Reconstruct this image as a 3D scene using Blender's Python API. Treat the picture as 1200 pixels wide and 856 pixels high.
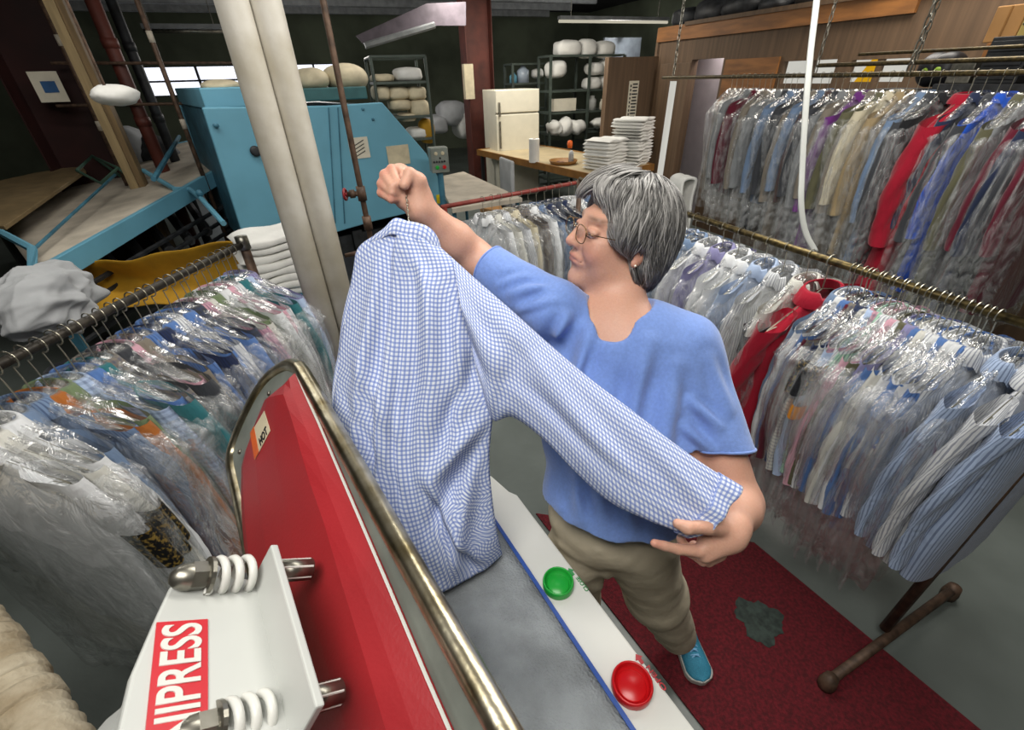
import bpy, math, random
import numpy as np
from mathutils import Vector, Matrix
SC = bpy.context.scene
for _o in list(bpy.data.objects): bpy.data.objects.remove(_o)
COL = SC.collection
# ---------------------------------------------------------------- camera
FPX, TH, RO, CH = 520.0, math.radians(33), math.radians(-1.7), 1.83
_f = np.array([0, math.cos(TH), -math.sin(TH)]); _u0 = np.array([0, math.sin(TH), math.cos(TH)]); _r0 = np.array([1., 0, 0])
_r = _r0*math.cos(RO)+_u0*math.sin(RO); _u = _u0*math.cos(RO)-_r0*math.sin(RO)
CP = np.array([0, 0, CH])
cam = bpy.data.cameras.new('camera'); camo = bpy.data.objects.new('camera', cam); COL.objects.link(camo)
cam.sensor_fit = 'HORIZONTAL'; cam.sensor_width = 36; cam.lens = FPX/1200*36; cam.clip_start = .02
camo.matrix_world = Matrix(((_r[0], _u[0], -_f[0], 0), (_r[1], _u[1], -_f[1], 0), (_r[2], _u[2], -_f[2], CH), (0, 0, 0, 1)))
cam.dof.use_dof = True; cam.dof.focus_distance = 1.0; cam.dof.aperture_fstop = 14.0
SC.camera = camo
# measured points of the photograph -> points in the room (on a height, at a depth, on a wall)
def ray(x, y): return _f+_r*(x-600)/FPX+_u*(428-y)/FPX
def PZ(x, y, z): d = ray(x, y); return CP+d*((z-CH)/d[2])
def PD(x, y, t): return CP+ray(x, y)*t
def PV(x, y, p, d2):                      # vertical plane through p along d2
    d = ray(x, y); n = np.array([d2[1], -d2[0], 0.]); return CP+d*(((np.array([p[0], p[1], 0])-CP)@n)/(d@n))
def PN(x, y, o, n): d = ray(x, y); return CP+d*(((o-CP)@n)/(d@n))
# ---------------------------------------------------------------- world, light, exposure
W = bpy.data.worlds.new('world'); SC.world = W; W.use_nodes = True
W.node_tree.nodes['Background'].inputs[0].default_value = (.75, .85, 1, 1)
W.node_tree.nodes['Background'].inputs[1].default_value = .3
def area(name, loc, target, sx, sy, power, color=(1, 1, 1)):
    l = bpy.data.lights.new(name, 'AREA'); l.shape = 'RECTANGLE'; l.size = sx; l.size_y = sy; l.energy = power; l.color = color
    o = bpy.data.objects.new(name, l); COL.objects.link(o); o.location = loc
    o.rotation_euler = (Vector(target)-Vector(loc)).to_track_quat('-Z', 'Y').to_euler(); return o
area('ceiling_light', (-.25, -.15, 3.1), (.1, 1.1, .9), 1.5, .9, 50, (1, .97, .91))
area('ceiling_light', (1.2, 1.9, 3.0), (1.2, 1.9, 0), 2.2, .6, 68, (1, .97, .9))
area('ceiling_light', (-2.0, 3.2, 3.1), (-2.0, 3.2, 0), 2.2, .35, 26, (1, .97, .9))
area('ceiling_light', (.2, 7.5, 2.9), (.4, 8, 0), 2.4, .4, 75, (1, .95, .85))
area('ceiling_light', (3.0, 4.3, 3.0), (3.0, 4.6, 0), .4, 2.2, 55, (1, .94, .85))
area('office_light', (2.78, 6.55, 2.2), (2.78, 6.55, 1), .2, .9, 9, (1, .93, .9))
for _p, _e in (((-3.2, 8.5, 2.5), 90), ((2.2, 10.5, 2.4), 80), ((-2.6, 2.6, 2.7), 16), ((-1.0, 5.0, 2.6), 22)):  # added point fills that lift the dark back and left; no lamps hang there
    _l = bpy.data.lights.new('fill_light', 'POINT'); _l.energy = _e; _l.shadow_soft_size = .35; _l.color = (1, .96, .9); _o = bpy.data.objects.new('fill_light', _l); COL.objects.link(_o); _o.location = _p
SC.view_settings.view_transform = 'Standard'; SC.view_settings.look = 'None'
SC.view_settings.exposure = 0.0; SC.view_settings.gamma = 1; SC.view_settings.use_curve_mapping = False
SC.cycles.transparent_max_bounces = 24; SC.cycles.max_bounces = 6
# ---------------------------------------------------------------- scene graph helpers
OFF = {}
def V3(p): return np.array(p, float)
def tag(o, label=None, cat=None, group=None, kind=None):
    if label: o['label'] = label
    if cat: o['category'] = cat
    if group: o['group'] = group
    if kind: o['kind'] = kind
    return o
def thing(name, label, cat, loc=(0, 0, 0), group=None):
    o = bpy.data.objects.new(name, None); COL.objects.link(o); o.location = tuple(loc); o.empty_display_size = .05
    OFF[o.name] = V3(loc); return tag(o, label, cat, group)
def link(name, me, mat, parent=None):
    ob = bpy.data.objects.new(name, me); COL.objects.link(ob)
    if mat is not None and not me.materials:
        for m in (mat if isinstance(mat, (list, tuple)) else [mat]): me.materials.append(m)
    if parent is not None: ob.parent = parent
    OFF[ob.name] = OFF[parent.name] if parent is not None else np.zeros(3)
    return ob
def copy_tree(o, parent=None):
    c = o.copy(); COL.objects.link(c); c.parent = parent
    OFF[c.name] = OFF.get(o.name, np.zeros(3))
    for ch in list(o.children): copy_tree(ch, c)
    return c
class MB:
    def __init__(s): s.v = []; s.f = []; s.m = []; s.n = 0; s.mi = 0; s.uv = None
    def add(s, v, f):
        v = np.asarray(v, float).reshape(-1, 3); s.v.append(v); n = s.n
        for q in f: s.f.append(tuple(int(i)+n for i in q)); s.m.append(s.mi)
        s.n += len(v); return s
    def box(s, c, size, ax=None):
        a, b, d = [x/2 for x in size]
        P = np.array([[i*a, j*b, k*d] for i in (-1, 1) for j in (-1, 1) for k in (-1, 1)])
        if ax is not None: P = P@np.array(ax, float)
        return s.add(P+V3(c), [(0, 1, 3, 2), (4, 6, 7, 5), (0, 4, 5, 1), (2, 3, 7, 6), (0, 2, 6, 4), (1, 5, 7, 3)])
    def tube(s, pts, r, n=10, caps=True, flat=1.0, up=None):
        P = np.asarray(pts, float); m = len(P); R = np.broadcast_to(np.asarray(r, float), (m,)) if np.ndim(r) <= 1 else r
        T = np.gradient(P, axis=0); T /= np.linalg.norm(T, axis=1)[:, None]+1e-12
        a = V3(up) if up is not None else (np.array([0, 0, 1.]) if abs(T[0][2]) < .9 else np.array([1., 0, 0]))
        a = a-T[0]*(a@T[0]); a /= np.linalg.norm(a); vs = []
        th = np.linspace(0, 2*np.pi, n, endpoint=False)
        for i in range(m):
            a = a-T[i]*(a@T[i]); a /= np.linalg.norm(a)+1e-12; b = np.cross(T[i], a)
            vs.append(P[i]+R[i]*(np.cos(th)[:, None]*a*flat+np.sin(th)[:, None]*b))
        f = [(i*n+j, i*n+(j+1) % n, (i+1)*n+(j+1) % n, (i+1)*n+j) for i in range(m-1) for j in range(n)]
        if caps: f += [tuple(range(n-1, -1, -1)), tuple((m-1)*n+j for j in range(n))]
        return s.add(np.concatenate(vs), f)
    def cyl(s, a, b, r, n=16, r2=None): return s.tube([a, b], [r, r if r2 is None else r2], n)
    def prism(s, poly, off):             # planar polygon given in 3D, extruded by vector off
        P = np.asarray(poly, float); m = len(P); Q = P+V3(off)
        return s.add(np.concatenate([P, Q]), [tuple(range(m)), tuple(range(2*m-1, m-1, -1))]+[(i, i+m, (i+1) % m+m, (i+1) % m) for i in range(m)])
    def lathe(s, o, axis, prof, n=24):   # prof: (radius, height)
        ax = V3(axis)/np.linalg.norm(axis); a = np.cross(ax, [0, 0, 1.] if abs(ax[2]) < .9 else [1., 0, 0]); a /= np.linalg.norm(a); b = np.cross(ax, a)
        th = np.linspace(0, 2*np.pi, n, endpoint=False); m = len(prof)
        vs = [V3(o)+ax*h+max(r, 1e-4)*(np.cos(th)[:, None]*a+np.sin(th)[:, None]*b) for r, h in prof]
        f = [(i*n+j, (i+1)*n+j, (i+1)*n+(j+1) % n, i*n+(j+1) % n) for i in range(m-1) for j in range(n)]
        return s.add(np.concatenate(vs), f)
    def grid(s, G, closed=False, flip=False):
        G = np.asarray(G, float); a, b = G.shape[:2]; f = []
        for i in range(a-1):
            for j in range(b if closed else b-1):
                q = (i*b+j, i*b+(j+1) % b, (i+1)*b+(j+1) % b, (i+1)*b+j); f.append(q[::-1] if flip else q)
        return s.add(G.reshape(-1, 3), f)
    def blob(s, c, size, seed=0, amp=.08, n=14, ax=None, e=.8, fr=3.0):    # soft bundle
        th = np.linspace(0, np.pi, n); ph = np.linspace(0, 2*np.pi, 2*n, endpoint=False)
        T, Ph = np.meshgrid(th, ph, indexing='ij')
        sg = lambda x: np.sign(x)*np.abs(x)**e
        D = np.stack([sg(np.sin(T))*sg(np.cos(Ph)), sg(np.sin(T))*sg(np.sin(Ph)), sg(np.cos(T))], -1)
        rs = np.random.RandomState(seed); k = rs.randn(5, 3)*fr; p0 = rs.rand(5)*6.28
        d = sum(np.sin(D@k[i]+p0[i]) for i in range(5))/5*amp
        D = D*(1+d[..., None])*(V3(size)/2)
        if ax is not None: D = D@np.array(ax, float)
        return s.grid(D+V3(c), closed=True, flip=True)
    def build(s, name, mat, parent=None, smooth=False, bevel=0, sub=0, label=None, uvs=None):
        me = bpy.data.meshes.new(name); v = np.concatenate(s.v) if s.v else np.zeros((0, 3))
        off = OFF[parent.name] if parent is not None else np.zeros(3)
        me.from_pydata((v-off).tolist(), [], s.f)
        for m in (mat if isinstance(mat, (list, tuple)) else [mat]): me.materials.append(m)
        if isinstance(mat, (list, tuple)): me.polygons.foreach_set('material_index', s.m)
        me.validate(); me.update()
        if uvs is not None:
            U = me.uv_layers.new(name='UVMap'); U.data.foreach_set('uv', np.asarray(uvs, float)[[l.vertex_index for l in me.loops]].ravel())
        if smooth: me.polygons.foreach_set('use_smooth', [True]*len(me.polygons))
        ob = link(name, me, None, parent)
        if bevel:
            b = ob.modifiers.new('bevel', 'BEVEL'); b.width = bevel; b.segments = 2; b.limit_method = 'ANGLE'
        if sub: m = ob.modifiers.new('sub', 'SUBSURF'); m.levels = m.render_levels = sub
        if label: ob['label'] = label
        return ob
def smooth_path(pts, n=12):
    P = np.asarray(pts, float); P = np.vstack([2*P[0]-P[1], P, 2*P[-1]-P[-2]]); out = []
    for i in range(1, len(P)-2):
        for t in np.linspace(0, 1, n, endpoint=False):
            a, b, c, d = P[i-1:i+3]
            out.append(.5*((2*b)+(c-a)*t+(2*a-5*b+4*c-d)*t*t+(3*b-a-3*c+d)*t**3))
    out.append(P[-2]); return np.array(out)
def text_mesh(txt, size, extr=.0006):
    c = bpy.data.curves.new('txt', 'FONT'); c.body = txt; c.size = size; c.extrude = extr; c.align_x = 'LEFT'; c.offset = size*.018
    o = bpy.data.objects.new('txt', c); COL.objects.link(o); dg = bpy.context.evaluated_depsgraph_get()
    me = bpy.data.meshes.new_from_object(o.evaluated_get(dg)); bpy.data.objects.remove(o); return me
def put_text(name, txt, size, origin, xdir, ydir, mat, parent, length=None, extr=.0006):
    me = text_mesh(txt, size, extr); n = len(me.vertices); co = np.empty(n*3); me.vertices.foreach_get('co', co); co = co.reshape(-1, 3)
    if length: co[:, 0] *= length/co[:, 0].max()
    X = V3(xdir)/np.linalg.norm(xdir); Yv = V3(ydir); Yv = Yv-X*(X@Yv); Yv /= np.linalg.norm(Yv); N = np.cross(X, Yv)
    w = V3(origin)+co[:, :1]*X+co[:, 1:2]*Yv+co[:, 2:]*N-OFF[parent.name]
    me.vertices.foreach_set('co', w.ravel()); me.materials.clear(); me.materials.append(mat); me.name = name; me.update()
    return link(name, me, None, parent)
# ---------------------------------------------------------------- materials
def hexc(h): return tuple((lambda c: c/12.92 if c <= .04045 else ((c+.055)/1.055)**2.4)(int(h[i:i+2], 16)/255) for i in (0, 2, 4))+(1,)
def N(nt, t, **kw):
    n = nt.nodes.new(t)
    for k, v in kw.items():
        if k.startswith('i_'): n.inputs[k[2:].replace('_', ' ')].default_value = v
        else: setattr(n, k, v)
    return n
def mat(name, col, rough=.6, metal=0, var=.12, scale=8, bump=0, bscale=60, col2=None, stretch=None, spec=.5, coat=0, contrast=(.35, .65), sheen=0):
    m = bpy.data.materials.new(name); m.use_nodes = True; nt = m.node_tree; B = nt.nodes['Principled BSDF']
    c = hexc(col) if isinstance(col, str) else col
    tc = N(nt, 'ShaderNodeTexCoord'); mp = N(nt, 'ShaderNodeMapping'); nt.links.new(tc.outputs['Object'], mp.inputs[0])
    if stretch: mp.inputs['Scale'].default_value = stretch
    nz = N(nt, 'ShaderNodeTexNoise', i_Scale=scale, i_Detail=5.0); nt.links.new(mp.outputs[0], nz.inputs['Vector'])
    rp = N(nt, 'ShaderNodeValToRGB'); nt.links.new(nz.outputs[0], rp.inputs[0])
    d = hexc(col2) if col2 else tuple(x*(1-var*1.5) for x in c[:3])+(1,)
    e = c if col2 else tuple(min(1, x*(1+var)) for x in c[:3])+(1,)
    rp.color_ramp.elements[0].position = contrast[0]; rp.color_ramp.elements[1].position = contrast[1]
    rp.color_ramp.elements[0].color = d; rp.color_ramp.elements[1].color = e
    nt.links.new(rp.outputs[0], B.inputs['Base Color'])
    B.inputs['Roughness'].default_value = rough; B.inputs['Metallic'].default_value = metal; B.inputs['Specular IOR Level'].default_value = spec
    B.inputs['Coat Weight'].default_value = coat; B.inputs['Sheen Weight'].default_value = sheen
    if bump:
        n2 = N(nt, 'ShaderNodeTexNoise', i_Scale=bscale, i_Detail=4.0); nt.links.new(mp.outputs[0], n2.inputs['Vector'])
        bm = N(nt, 'ShaderNodeBump', i_Strength=min(1, bump), i_Distance=.01*max(1, bump)); nt.links.new(n2.outputs[0], bm.inputs['Height']); nt.links.new(bm.outputs[0], B.inputs['Normal'])
    return m
def emis(name, col, s):
    m = bpy.data.materials.new(name); m.use_nodes = True; nt = m.node_tree; nt.nodes.remove(nt.nodes['Principled BSDF'])
    e = N(nt, 'ShaderNodeEmission', i_Strength=s); e.inputs[0].default_value = hexc(col)
    nz = N(nt, 'ShaderNodeTexNoise', i_Scale=2.0); mx = N(nt, 'ShaderNodeMix', data_type='RGBA'); mx.inputs[6].default_value = hexc(col); mx.inputs[7].default_value = tuple(x*.8 for x in hexc(col)[:3])+(1,)
    nt.links.new(nz.outputs[0], mx.inputs[0]); nt.links.new(mx.outputs[2], e.inputs[0]); nt.links.new(e.outputs[0], nt.nodes['Material Output'].inputs[0]); return m
def cloth(name, pattern):
    """garment cloth: base colour comes from the object, with an optional woven stripe or check"""
    m = bpy.data.materials.new(name); m.use_nodes = True; nt = m.node_tree; B = nt.nodes['Principled BSDF']; L = nt.links.new
    oi = N(nt, 'ShaderNodeObjectInfo'); tc = N(nt, 'ShaderNodeTexCoord'); sx = N(nt, 'ShaderNodeSeparateXYZ'); L(tc.outputs['Object'], sx.inputs[0])
    sxy = N(nt, 'ShaderNodeMath', operation='ADD'); L(sx.outputs[0], sxy.inputs[0]); L(sx.outputs[1], sxy.inputs[1])
    uvn = N(nt, 'ShaderNodeUVMap', uv_map='UVMap'); su = N(nt, 'ShaderNodeSeparateXYZ'); L(uvn.outputs[0], su.inputs[0])
    def band(out, period, duty):
        a = N(nt, 'ShaderNodeMath', operation='MULTIPLY'); a.inputs[1].default_value = 1/period; L(out, a.inputs[0])
        b = N(nt, 'ShaderNodeMath', operation='FRACT'); L(a.outputs[0], b.inputs[0])
        c = N(nt, 'ShaderNodeMath', operation='LESS_THAN'); c.inputs[1].default_value = duty; L(b.outputs[0], c.inputs[0]); return c.outputs[0]
    fac = None
    if pattern == 'stripe': fac = band(su.outputs[0], .009, .35)
    if pattern == 'check':
        a = band(su.outputs[0], .016, .4); b = band(su.outputs[1], .016, .4)
        c = N(nt, 'ShaderNodeMath', operation='ADD'); L(a, c.inputs[0]); L(b, c.inputs[1]); d = N(nt, 'ShaderNodeMath', operation='MULTIPLY'); d.inputs[1].default_value = .5; L(c.outputs[0], d.inputs[0]); fac = d.outputs[0]
    nz = N(nt, 'ShaderNodeTexNoise', i_Scale=14.0, i_Detail=4.0); L(tc.outputs['Object'], nz.inputs['Vector'])
    out = oi.outputs['Color']
    if fac is not None:
        mx = N(nt, 'ShaderNodeMix', data_type='RGBA'); mx.inputs[7].default_value = hexc('26355f') if pattern == 'stripe' else hexc('3a4668'); L(out, mx.inputs[6])
        g = N(nt, 'ShaderNodeMath', operation='MULTIPLY'); g.inputs[1].default_value = .55; L(fac, g.inputs[0]); L(g.outputs[0], mx.inputs[0]); out = mx.outputs[2]
    mm = N(nt, 'ShaderNodeMix', data_type='RGBA', blend_type='MULTIPLY'); mm.inputs[0].default_value = .15; L(out, mm.inputs[6]); L(nz.outputs[0], mm.inputs[7]); L(mm.outputs[2], B.inputs['Base Color'])
    B.inputs['Roughness'].default_value = .85; B.inputs['Specular IOR Level'].default_value = .2; B.inputs['Sheen Weight'].default_value = .15
    wv = N(nt, 'ShaderNodeTexNoise', i_Scale=9.0, i_Detail=3.0, i_Distortion=1.5); mp = N(nt, 'ShaderNodeMapping'); mp.inputs['Scale'].default_value = (2.5, 2.5, .8); L(tc.outputs['Object'], mp.inputs[0]); L(mp.outputs[0], wv.inputs['Vector'])
    bm = N(nt, 'ShaderNodeBump', i_Strength=.35, i_Distance=.02); L(wv.outputs[0], bm.inputs['Height']); L(bm.outputs[0], B.inputs['Normal'])
    return m
def plastic(name):
    m = bpy.data.materials.new(name); m.use_nodes = True; nt = m.node_tree; nt.nodes.remove(nt.nodes['Principled BSDF']); L = nt.links.new
    tc = N(nt, 'ShaderNodeTexCoord'); mp = N(nt, 'ShaderNodeMapping'); mp.inputs['Scale'].default_value = (1, 1, .45); L(tc.outputs['Object'], mp.inputs[0])
    nz = N(nt, 'ShaderNodeTexNoise', i_Scale=12.0, i_Detail=3.5, i_Distortion=2.6); L(mp.outputs[0], nz.inputs['Vector'])
    vo = N(nt, 'ShaderNodeTexVoronoi', i_Scale=22.0); L(mp.outputs[0], vo.inputs['Vector'])
    ad = N(nt, 'ShaderNodeMath', operation='ADD'); L(nz.outputs[0], ad.inputs[0]); v2 = N(nt, 'ShaderNodeMath', operation='MULTIPLY'); v2.inputs[1].default_value = .18; L(vo.outputs[0], v2.inputs[0]); L(v2.outputs[0], ad.inputs[1])
    bm = N(nt, 'ShaderNodeBump', i_Strength=.9, i_Distance=.035); L(ad.outputs[0], bm.inputs['Height'])
    gl = N(nt, 'ShaderNodeBsdfGlossy', i_Roughness=.16); gl.inputs[0].default_value = (1, 1, 1, 1); L(bm.outputs[0], gl.inputs['Normal'])
    tr = N(nt, 'ShaderNodeBsdfTransparent'); tr.inputs[0].default_value = (.995, .995, .995, 1)
    df = N(nt, 'ShaderNodeBsdfDiffuse'); df.inputs[0].default_value = (.93, .95, .96, 1)
    lw = N(nt, 'ShaderNodeFresnel', i_IOR=1.45); L(bm.outputs[0], lw.inputs['Normal'])
    mr = N(nt, 'ShaderNodeMapRange'); mr.inputs[1].default_value = 0; mr.inputs[2].default_value = 1; mr.inputs[3].default_value = .015; mr.inputs[4].default_value = .36; L(lw.outputs[0], mr.inputs[0])
    hz = N(nt, 'ShaderNodeMapRange'); hz.inputs[1].default_value = .42; hz.inputs[2].default_value = .72; hz.inputs[3].default_value = .025; hz.inputs[4].default_value = .24; L(nz.outputs[0], hz.inputs[0]); m1 = N(nt, 'ShaderNodeMixShader'); L(hz.outputs[0], m1.inputs[0]); L(tr.outputs[0], m1.inputs[1]); L(df.outputs[0], m1.inputs[2])
    m2 = N(nt, 'ShaderNodeMixShader'); L(mr.outputs[0], m2.inputs[0]); L(m1.outputs[0], m2.inputs[1]); L(gl.outputs[0], m2.inputs[2]); L(m2.outputs[0], nt.nodes['Material Output'].inputs[0])
    return m
M = dict(
 floor=mat('painted_concrete', '6d7470', .38, var=.18, scale=1.6, bump=.12, bscale=25, col2='565c58'),
 wallgreen=mat('green_insulation', '5d6453', .9, var=.25, scale=.8), ceil=mat('dark_roof', '262429', .8, var=.3, scale=1),
 purlin=mat('grey_purlin', '8a8d8f', .5, var=.15), brown=mat('brown_panel', '5f4a36', .7, var=.15, scale=3, stretch=(8, 8, .3)),
 ply=mat('orange_wood', '8a5a2c', .6, var=.2, scale=3, stretch=(1, 1, 6)), redsteel=mat('red_oxide_steel', '5a2a20', .6, var=.25, scale=4),
 darkred=mat('dark_red_steel', '30110f', .6, var=.25, scale=3), iron=mat('dark_iron', '3a352e', .5, metal=.5, var=.3, scale=30), blue=mat('machine_blue', '6ba8c0', .5, var=.05, scale=3),
 bluedark=mat('blue_dirty', '3d7186', .5, var=.2, scale=9), canvas=mat('canvas_belt', 'bcb2a2', .9, var=.12, scale=5, bump=.1),
 wood=mat('raw_wood', '9a8560', .7, var=.18, scale=4, stretch=(6, 6, .6)), whitepipe=mat('painted_white_pipe', 'cfcabf', .55, var=.07, scale=6, bump=.1, bscale=40, col2='b5ad9b'),
 rust=mat('rusty_pipe', '5a4638', .6, metal=.3, var=.3, scale=30), black=mat('black_metal', '15151a', .5), darkm=mat('dark_machinery', '25272a', .6, var=.4, scale=14),
 steel=mat('steel', '8d8a80', .35, metal=.9, var=.2, scale=30), brass=mat('brass_rod', '6a5c3a', .42, metal=.8, var=.4, scale=60, col2='3a3222'),
 chrome=mat('chrome_rim', 'cdc5ad', .3, metal=1, var=.25, scale=22, col2='8f8262', bump=.12, bscale=30), redrail=mat('red_rail', '7e2f26', .5, var=.2, scale=20),
 yellow=mat('yellow_canvas', 'b88a1c', .8, var=.12, scale=5, bump=.3, bscale=14), linen=mat('white_linen', 'e6e5e0', .9, var=.05, scale=6, bump=.35, bscale=22),
 cream=mat('cream_linen', 'cfc3a6', .9, var=.12, scale=8, bump=.3, bscale=18), greycloth=mat('grey_white_cloth', 'aeb0b2', .9, var=.08, scale=6, bump=.3, bscale=15),
 white=mat('white_paint', 'bcbeba', .4, var=.04, scale=5), offwhite=mat('panel_white', 'd2d2cc', .35, var=.04, scale=3), red=mat('press_red', '9c2329', .42, var=.07, scale=5, bump=.05, bscale=200),
 redbright=mat('button_red', 'c4151b', .3, var=.05), green=mat('button_green', '23a43c', .3, var=.05), signred=mat('sign_red', 'c01f2b', .35, var=.03),
 greyband=mat('grey_band', '8e948c', .4, metal=.4, var=.15, scale=10), pad=mat('buck_padding', '92979a', .85, var=.12, scale=16, bump=.5, bscale=220), blueedge=mat('blue_trim', '2a4f9c', .5),
 mat=mat('red_carpet_mat', '6e1420', .95, var=.3, scale=90, bump=.6, bscale=300, col2='4b0d15'), hole=mat('worn_patch', '343f3a', .85, var=.3, scale=40, bump=.3),
 shelf=mat('shelf_green_steel', '48524b', .5, var=.15), fridge=mat('fridge_enamel', 'ddd8c6', .35, var=.03), table=mat('table_top', 'b7a684', .5, var=.1, scale=3), tedge=mat('table_edge', '8a5f2a', .5, var=.15),
 card=mat('cardboard', 'a57a48', .8, var=.1, scale=3), yellowbox=mat('yellow_case', 'b09a55', .6, var=.15, scale=6), orange=mat('orange_plastic', 'e0641c', .4),
 paper=mat('paper', 'd8d2c0', .8, var=.05), pinkw=mat('pinkish_wall', 'b9b0b4', .8, var=.04), winglow=emis('daylight_pane', 'eef2ff', 1.6), winsoft=emis('hazy_pane', 'd6d4cb', .95), winyellow=emis('yellow_pane', 'd8a31c', .9), lamp=emis('tube_glow', 'ddd6c0', .8),
 duct=mat('wrapped_duct', 'b6ad98', .8, var=.15, scale=12, bump=.6, bscale=45, col2='8d7f66'), rustpatch=mat('rust_stain', '7a4a35', .8, var=.3, scale=20),
 gold=mat('gold_braid', '8d7436', .6, metal=.2, var=.6, scale=110, col2='0d0d10', contrast=(.5, .62)), bpatch=mat('dark_patch', '1b1d24', .7, var=.5, scale=90), wire=mat('hanger_wire', 'a9a595', .35, metal=.9, var=.2),
 cloth=cloth('plain_cloth', 'plain'), stripe=cloth('striped_cloth', 'stripe'), check=cloth('checked_cloth', 'check'), bag=plastic('clear_bag'))
A2 = np.array([.348, -.937]); B2 = np.array([.937, .348]); A3 = np.array([.348, -.937, 0]); B3 = np.array([.937, .348, 0]); Z3 = np.array([0, 0, 1.])
AX = [B3, -A3, Z3]      # room axes (across the aisles, away, up)
rnd = random.Random(7)
# ================================================================ THE SETTING
def struct(name, b, m, parent=None, **k):
    o = b.build(name, m, parent, **k)
    if parent is None: o['kind'] = 'structure'
    return o
struct('floor', MB().box((0, 6, -.05), (40, 40, .1)), M['floor'])
def rp(s, t, z): return V3((0, 0, 0))+B3*s-A3*t+Z3*z         # room coordinates: across, away, up
BACK = 15.0
# back wall with a band of windows
def wallseg(b, s0, s1, z0, z1, t=BACK, d=.2): b.box(rp((s0+s1)/2, t+d/2, (z0+z1)/2), (s1-s0, d, z1-z0), AX)
WP = (rp(0, BACK, 0)[0], rp(0, BACK, 0)[1])
def back_st(x, y): p = PV(x, y, WP, B2); return p@B3, p[2]
wins = []
for x0, x1, y0, y1 in [(176, 290, 80, 113), (338, 402, 74, 108), (300, 330, 77, 108)]:
    s0, zb = back_st(x0, y1); s1, zt = back_st(x1, y0); wins.append((s0, s1, zb, zt))
wins.sort(); zb = min(w[2] for w in wins)-.0; zt = max(w[3] for w in wins); b = MB()
wallseg(b, -16, 12, 0, zb); wallseg(b, -16, 12, zt, 4.4); last = -16
for w in wins: wallseg(b, last, w[0], zb, zt); last = w[1]
wallseg(b, last, 12, zb, zt); struct('wall_back', b, M['wallgreen'])
for i, w in enumerate(wins):
    g = MB().box(rp((w[0]+w[1])/2, BACK+.12, (zb+zt)/2), (w[1]-w[0], .02, zt-zb), AX); o = struct('window_%d' % (i+1), g, M['winglow'])
    f = MB(); wd = w[1]-w[0]; k = max(2, int(wd/.9))
    for j in range(k+1): f.box(rp(w[0]+wd*j/k, BACK+.06, (zb+zt)/2), (.05, .08, zt-zb), AX)
    for z in (zb, (zb+zt)/2, zt): f.box(rp((w[0]+w[1])/2, BACK+.06, z), (wd, .08, .04), AX)
    OFF[o.name] = np.zeros(3); f.build('window_frame', M['black'], o)
struct('wall_left', MB().box(rp(-7.5, 6, 2.2), (.2, 24, 4.4), AX), M['wallgreen'])
struct('wall_front', MB().box(rp(0, -3.5, 2.2), (20, .2, 4.4), AX), M['wallgreen'])
struct('wall_right', MB().box(rp(8.5, 6, 2.2), (.2, 24, 4.4), AX), M['wallgreen'])
struct('ceiling', MB().box(rp(.5, 6, 3.45), (24, 24, .1), AX), M['ceil'])
for i, t in enumerate([5.4, 7.4, 9.2, 10.2, 11.3, 12.5, 13.8]):
    b = MB(); b.box(rp(-1, t, 3.27), (15, .02, .2), AX); b.box(rp(-1, t+.035, 3.175), (15, .09, .012), AX); struct('trim_%d' % (i+1), b, M['purlin'])
# partition wall of brown boards on the right
RW = (3.75, 3.3)
def kk(x, y, off=0): p = PV(x, y, (RW[0]-off*B2[0], RW[1]-off*B2[1]), A2); return (p-V3((RW[0], RW[1], 0)))@A3, p[2]
def rpt(k, off, z): return V3((RW[0], RW[1], 0))+A3*k+B3*off+Z3*z
def rwbox(b, k0, k1, z0, z1, off=0., d=.1): b.box(rpt((k0+k1)/2, off+d/2, (z0+z1)/2), (d, abs(k1-k0), z1-z0), [B3, A3, Z3])
kc = kk(770, 60)[0]; ZT = 2.32
ops = [('door', 811, 848, 70, None), ('win', 921, 982, 68, 98), ('win', 1001, 1068, 66, 96)]
b = MB(); k = kc; spans = []
for kind, x0, x1, y0, y1 in ops:
    k0, z1 = kk(x0, y0); k1, _ = kk(x1, y0); z0 = 0 if y1 is None else kk(x1, y1)[1]
    z0 = max(0, z0); rwbox(b, k, k0, 0, ZT); rwbox(b, k0, k1, z1, ZT)
    if z0 > 0: rwbox(b, k0, k1, 0, z0)
    spans.append((k0, k1, z0, z1)); k = k1
rwbox(b, k, 6.5, 0, ZT)
b.box(rpt(kc, 1.6, ZT/2), (3.2, .1, ZT), AX); b.box(rpt(kc, -.4, ZT/2-.15), (.8, .1, ZT-.3), AX)
struct('wall_partition', b, M['brown'])
d0 = spans[0]
o = struct('wall_office', MB().box(rpt(kc+2.2, .45, 1.15), (.06, 4.2, 2.3), [B3, A3, Z3]), M['pinkw'])
g = MB(); rwbox(g, spans[1][0], spans[1][1], spans[1][2], spans[1][3], .05, .02); o = struct('window_4', g, M['winsoft'])
f = MB(); k0, k1, z0, z1 = spans[1]; mid = k0+(k1-k0)*.55; rwbox(f, mid-.015, mid+.015, z0, z1, 0, .05); rwbox(f, k0, k1, z1-.03, z1, -.01, .06); f.build('window_frame', M['brown'], o)
k0, k1, z0, z1 = spans[2]; mid = k0+(k1-k0)*.5
g = MB(); rwbox(g, k0, k1, z0, z1, .05, .02); o = struct('window_5', g, M['winsoft'])
f = MB(); rwbox(f, mid-.02, mid+.02, z0, z1, 0, .05); rwbox(f, k0, k1, z1-.03, z1, -.01, .06); f.build('window_frame', M['brown'], o)
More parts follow.
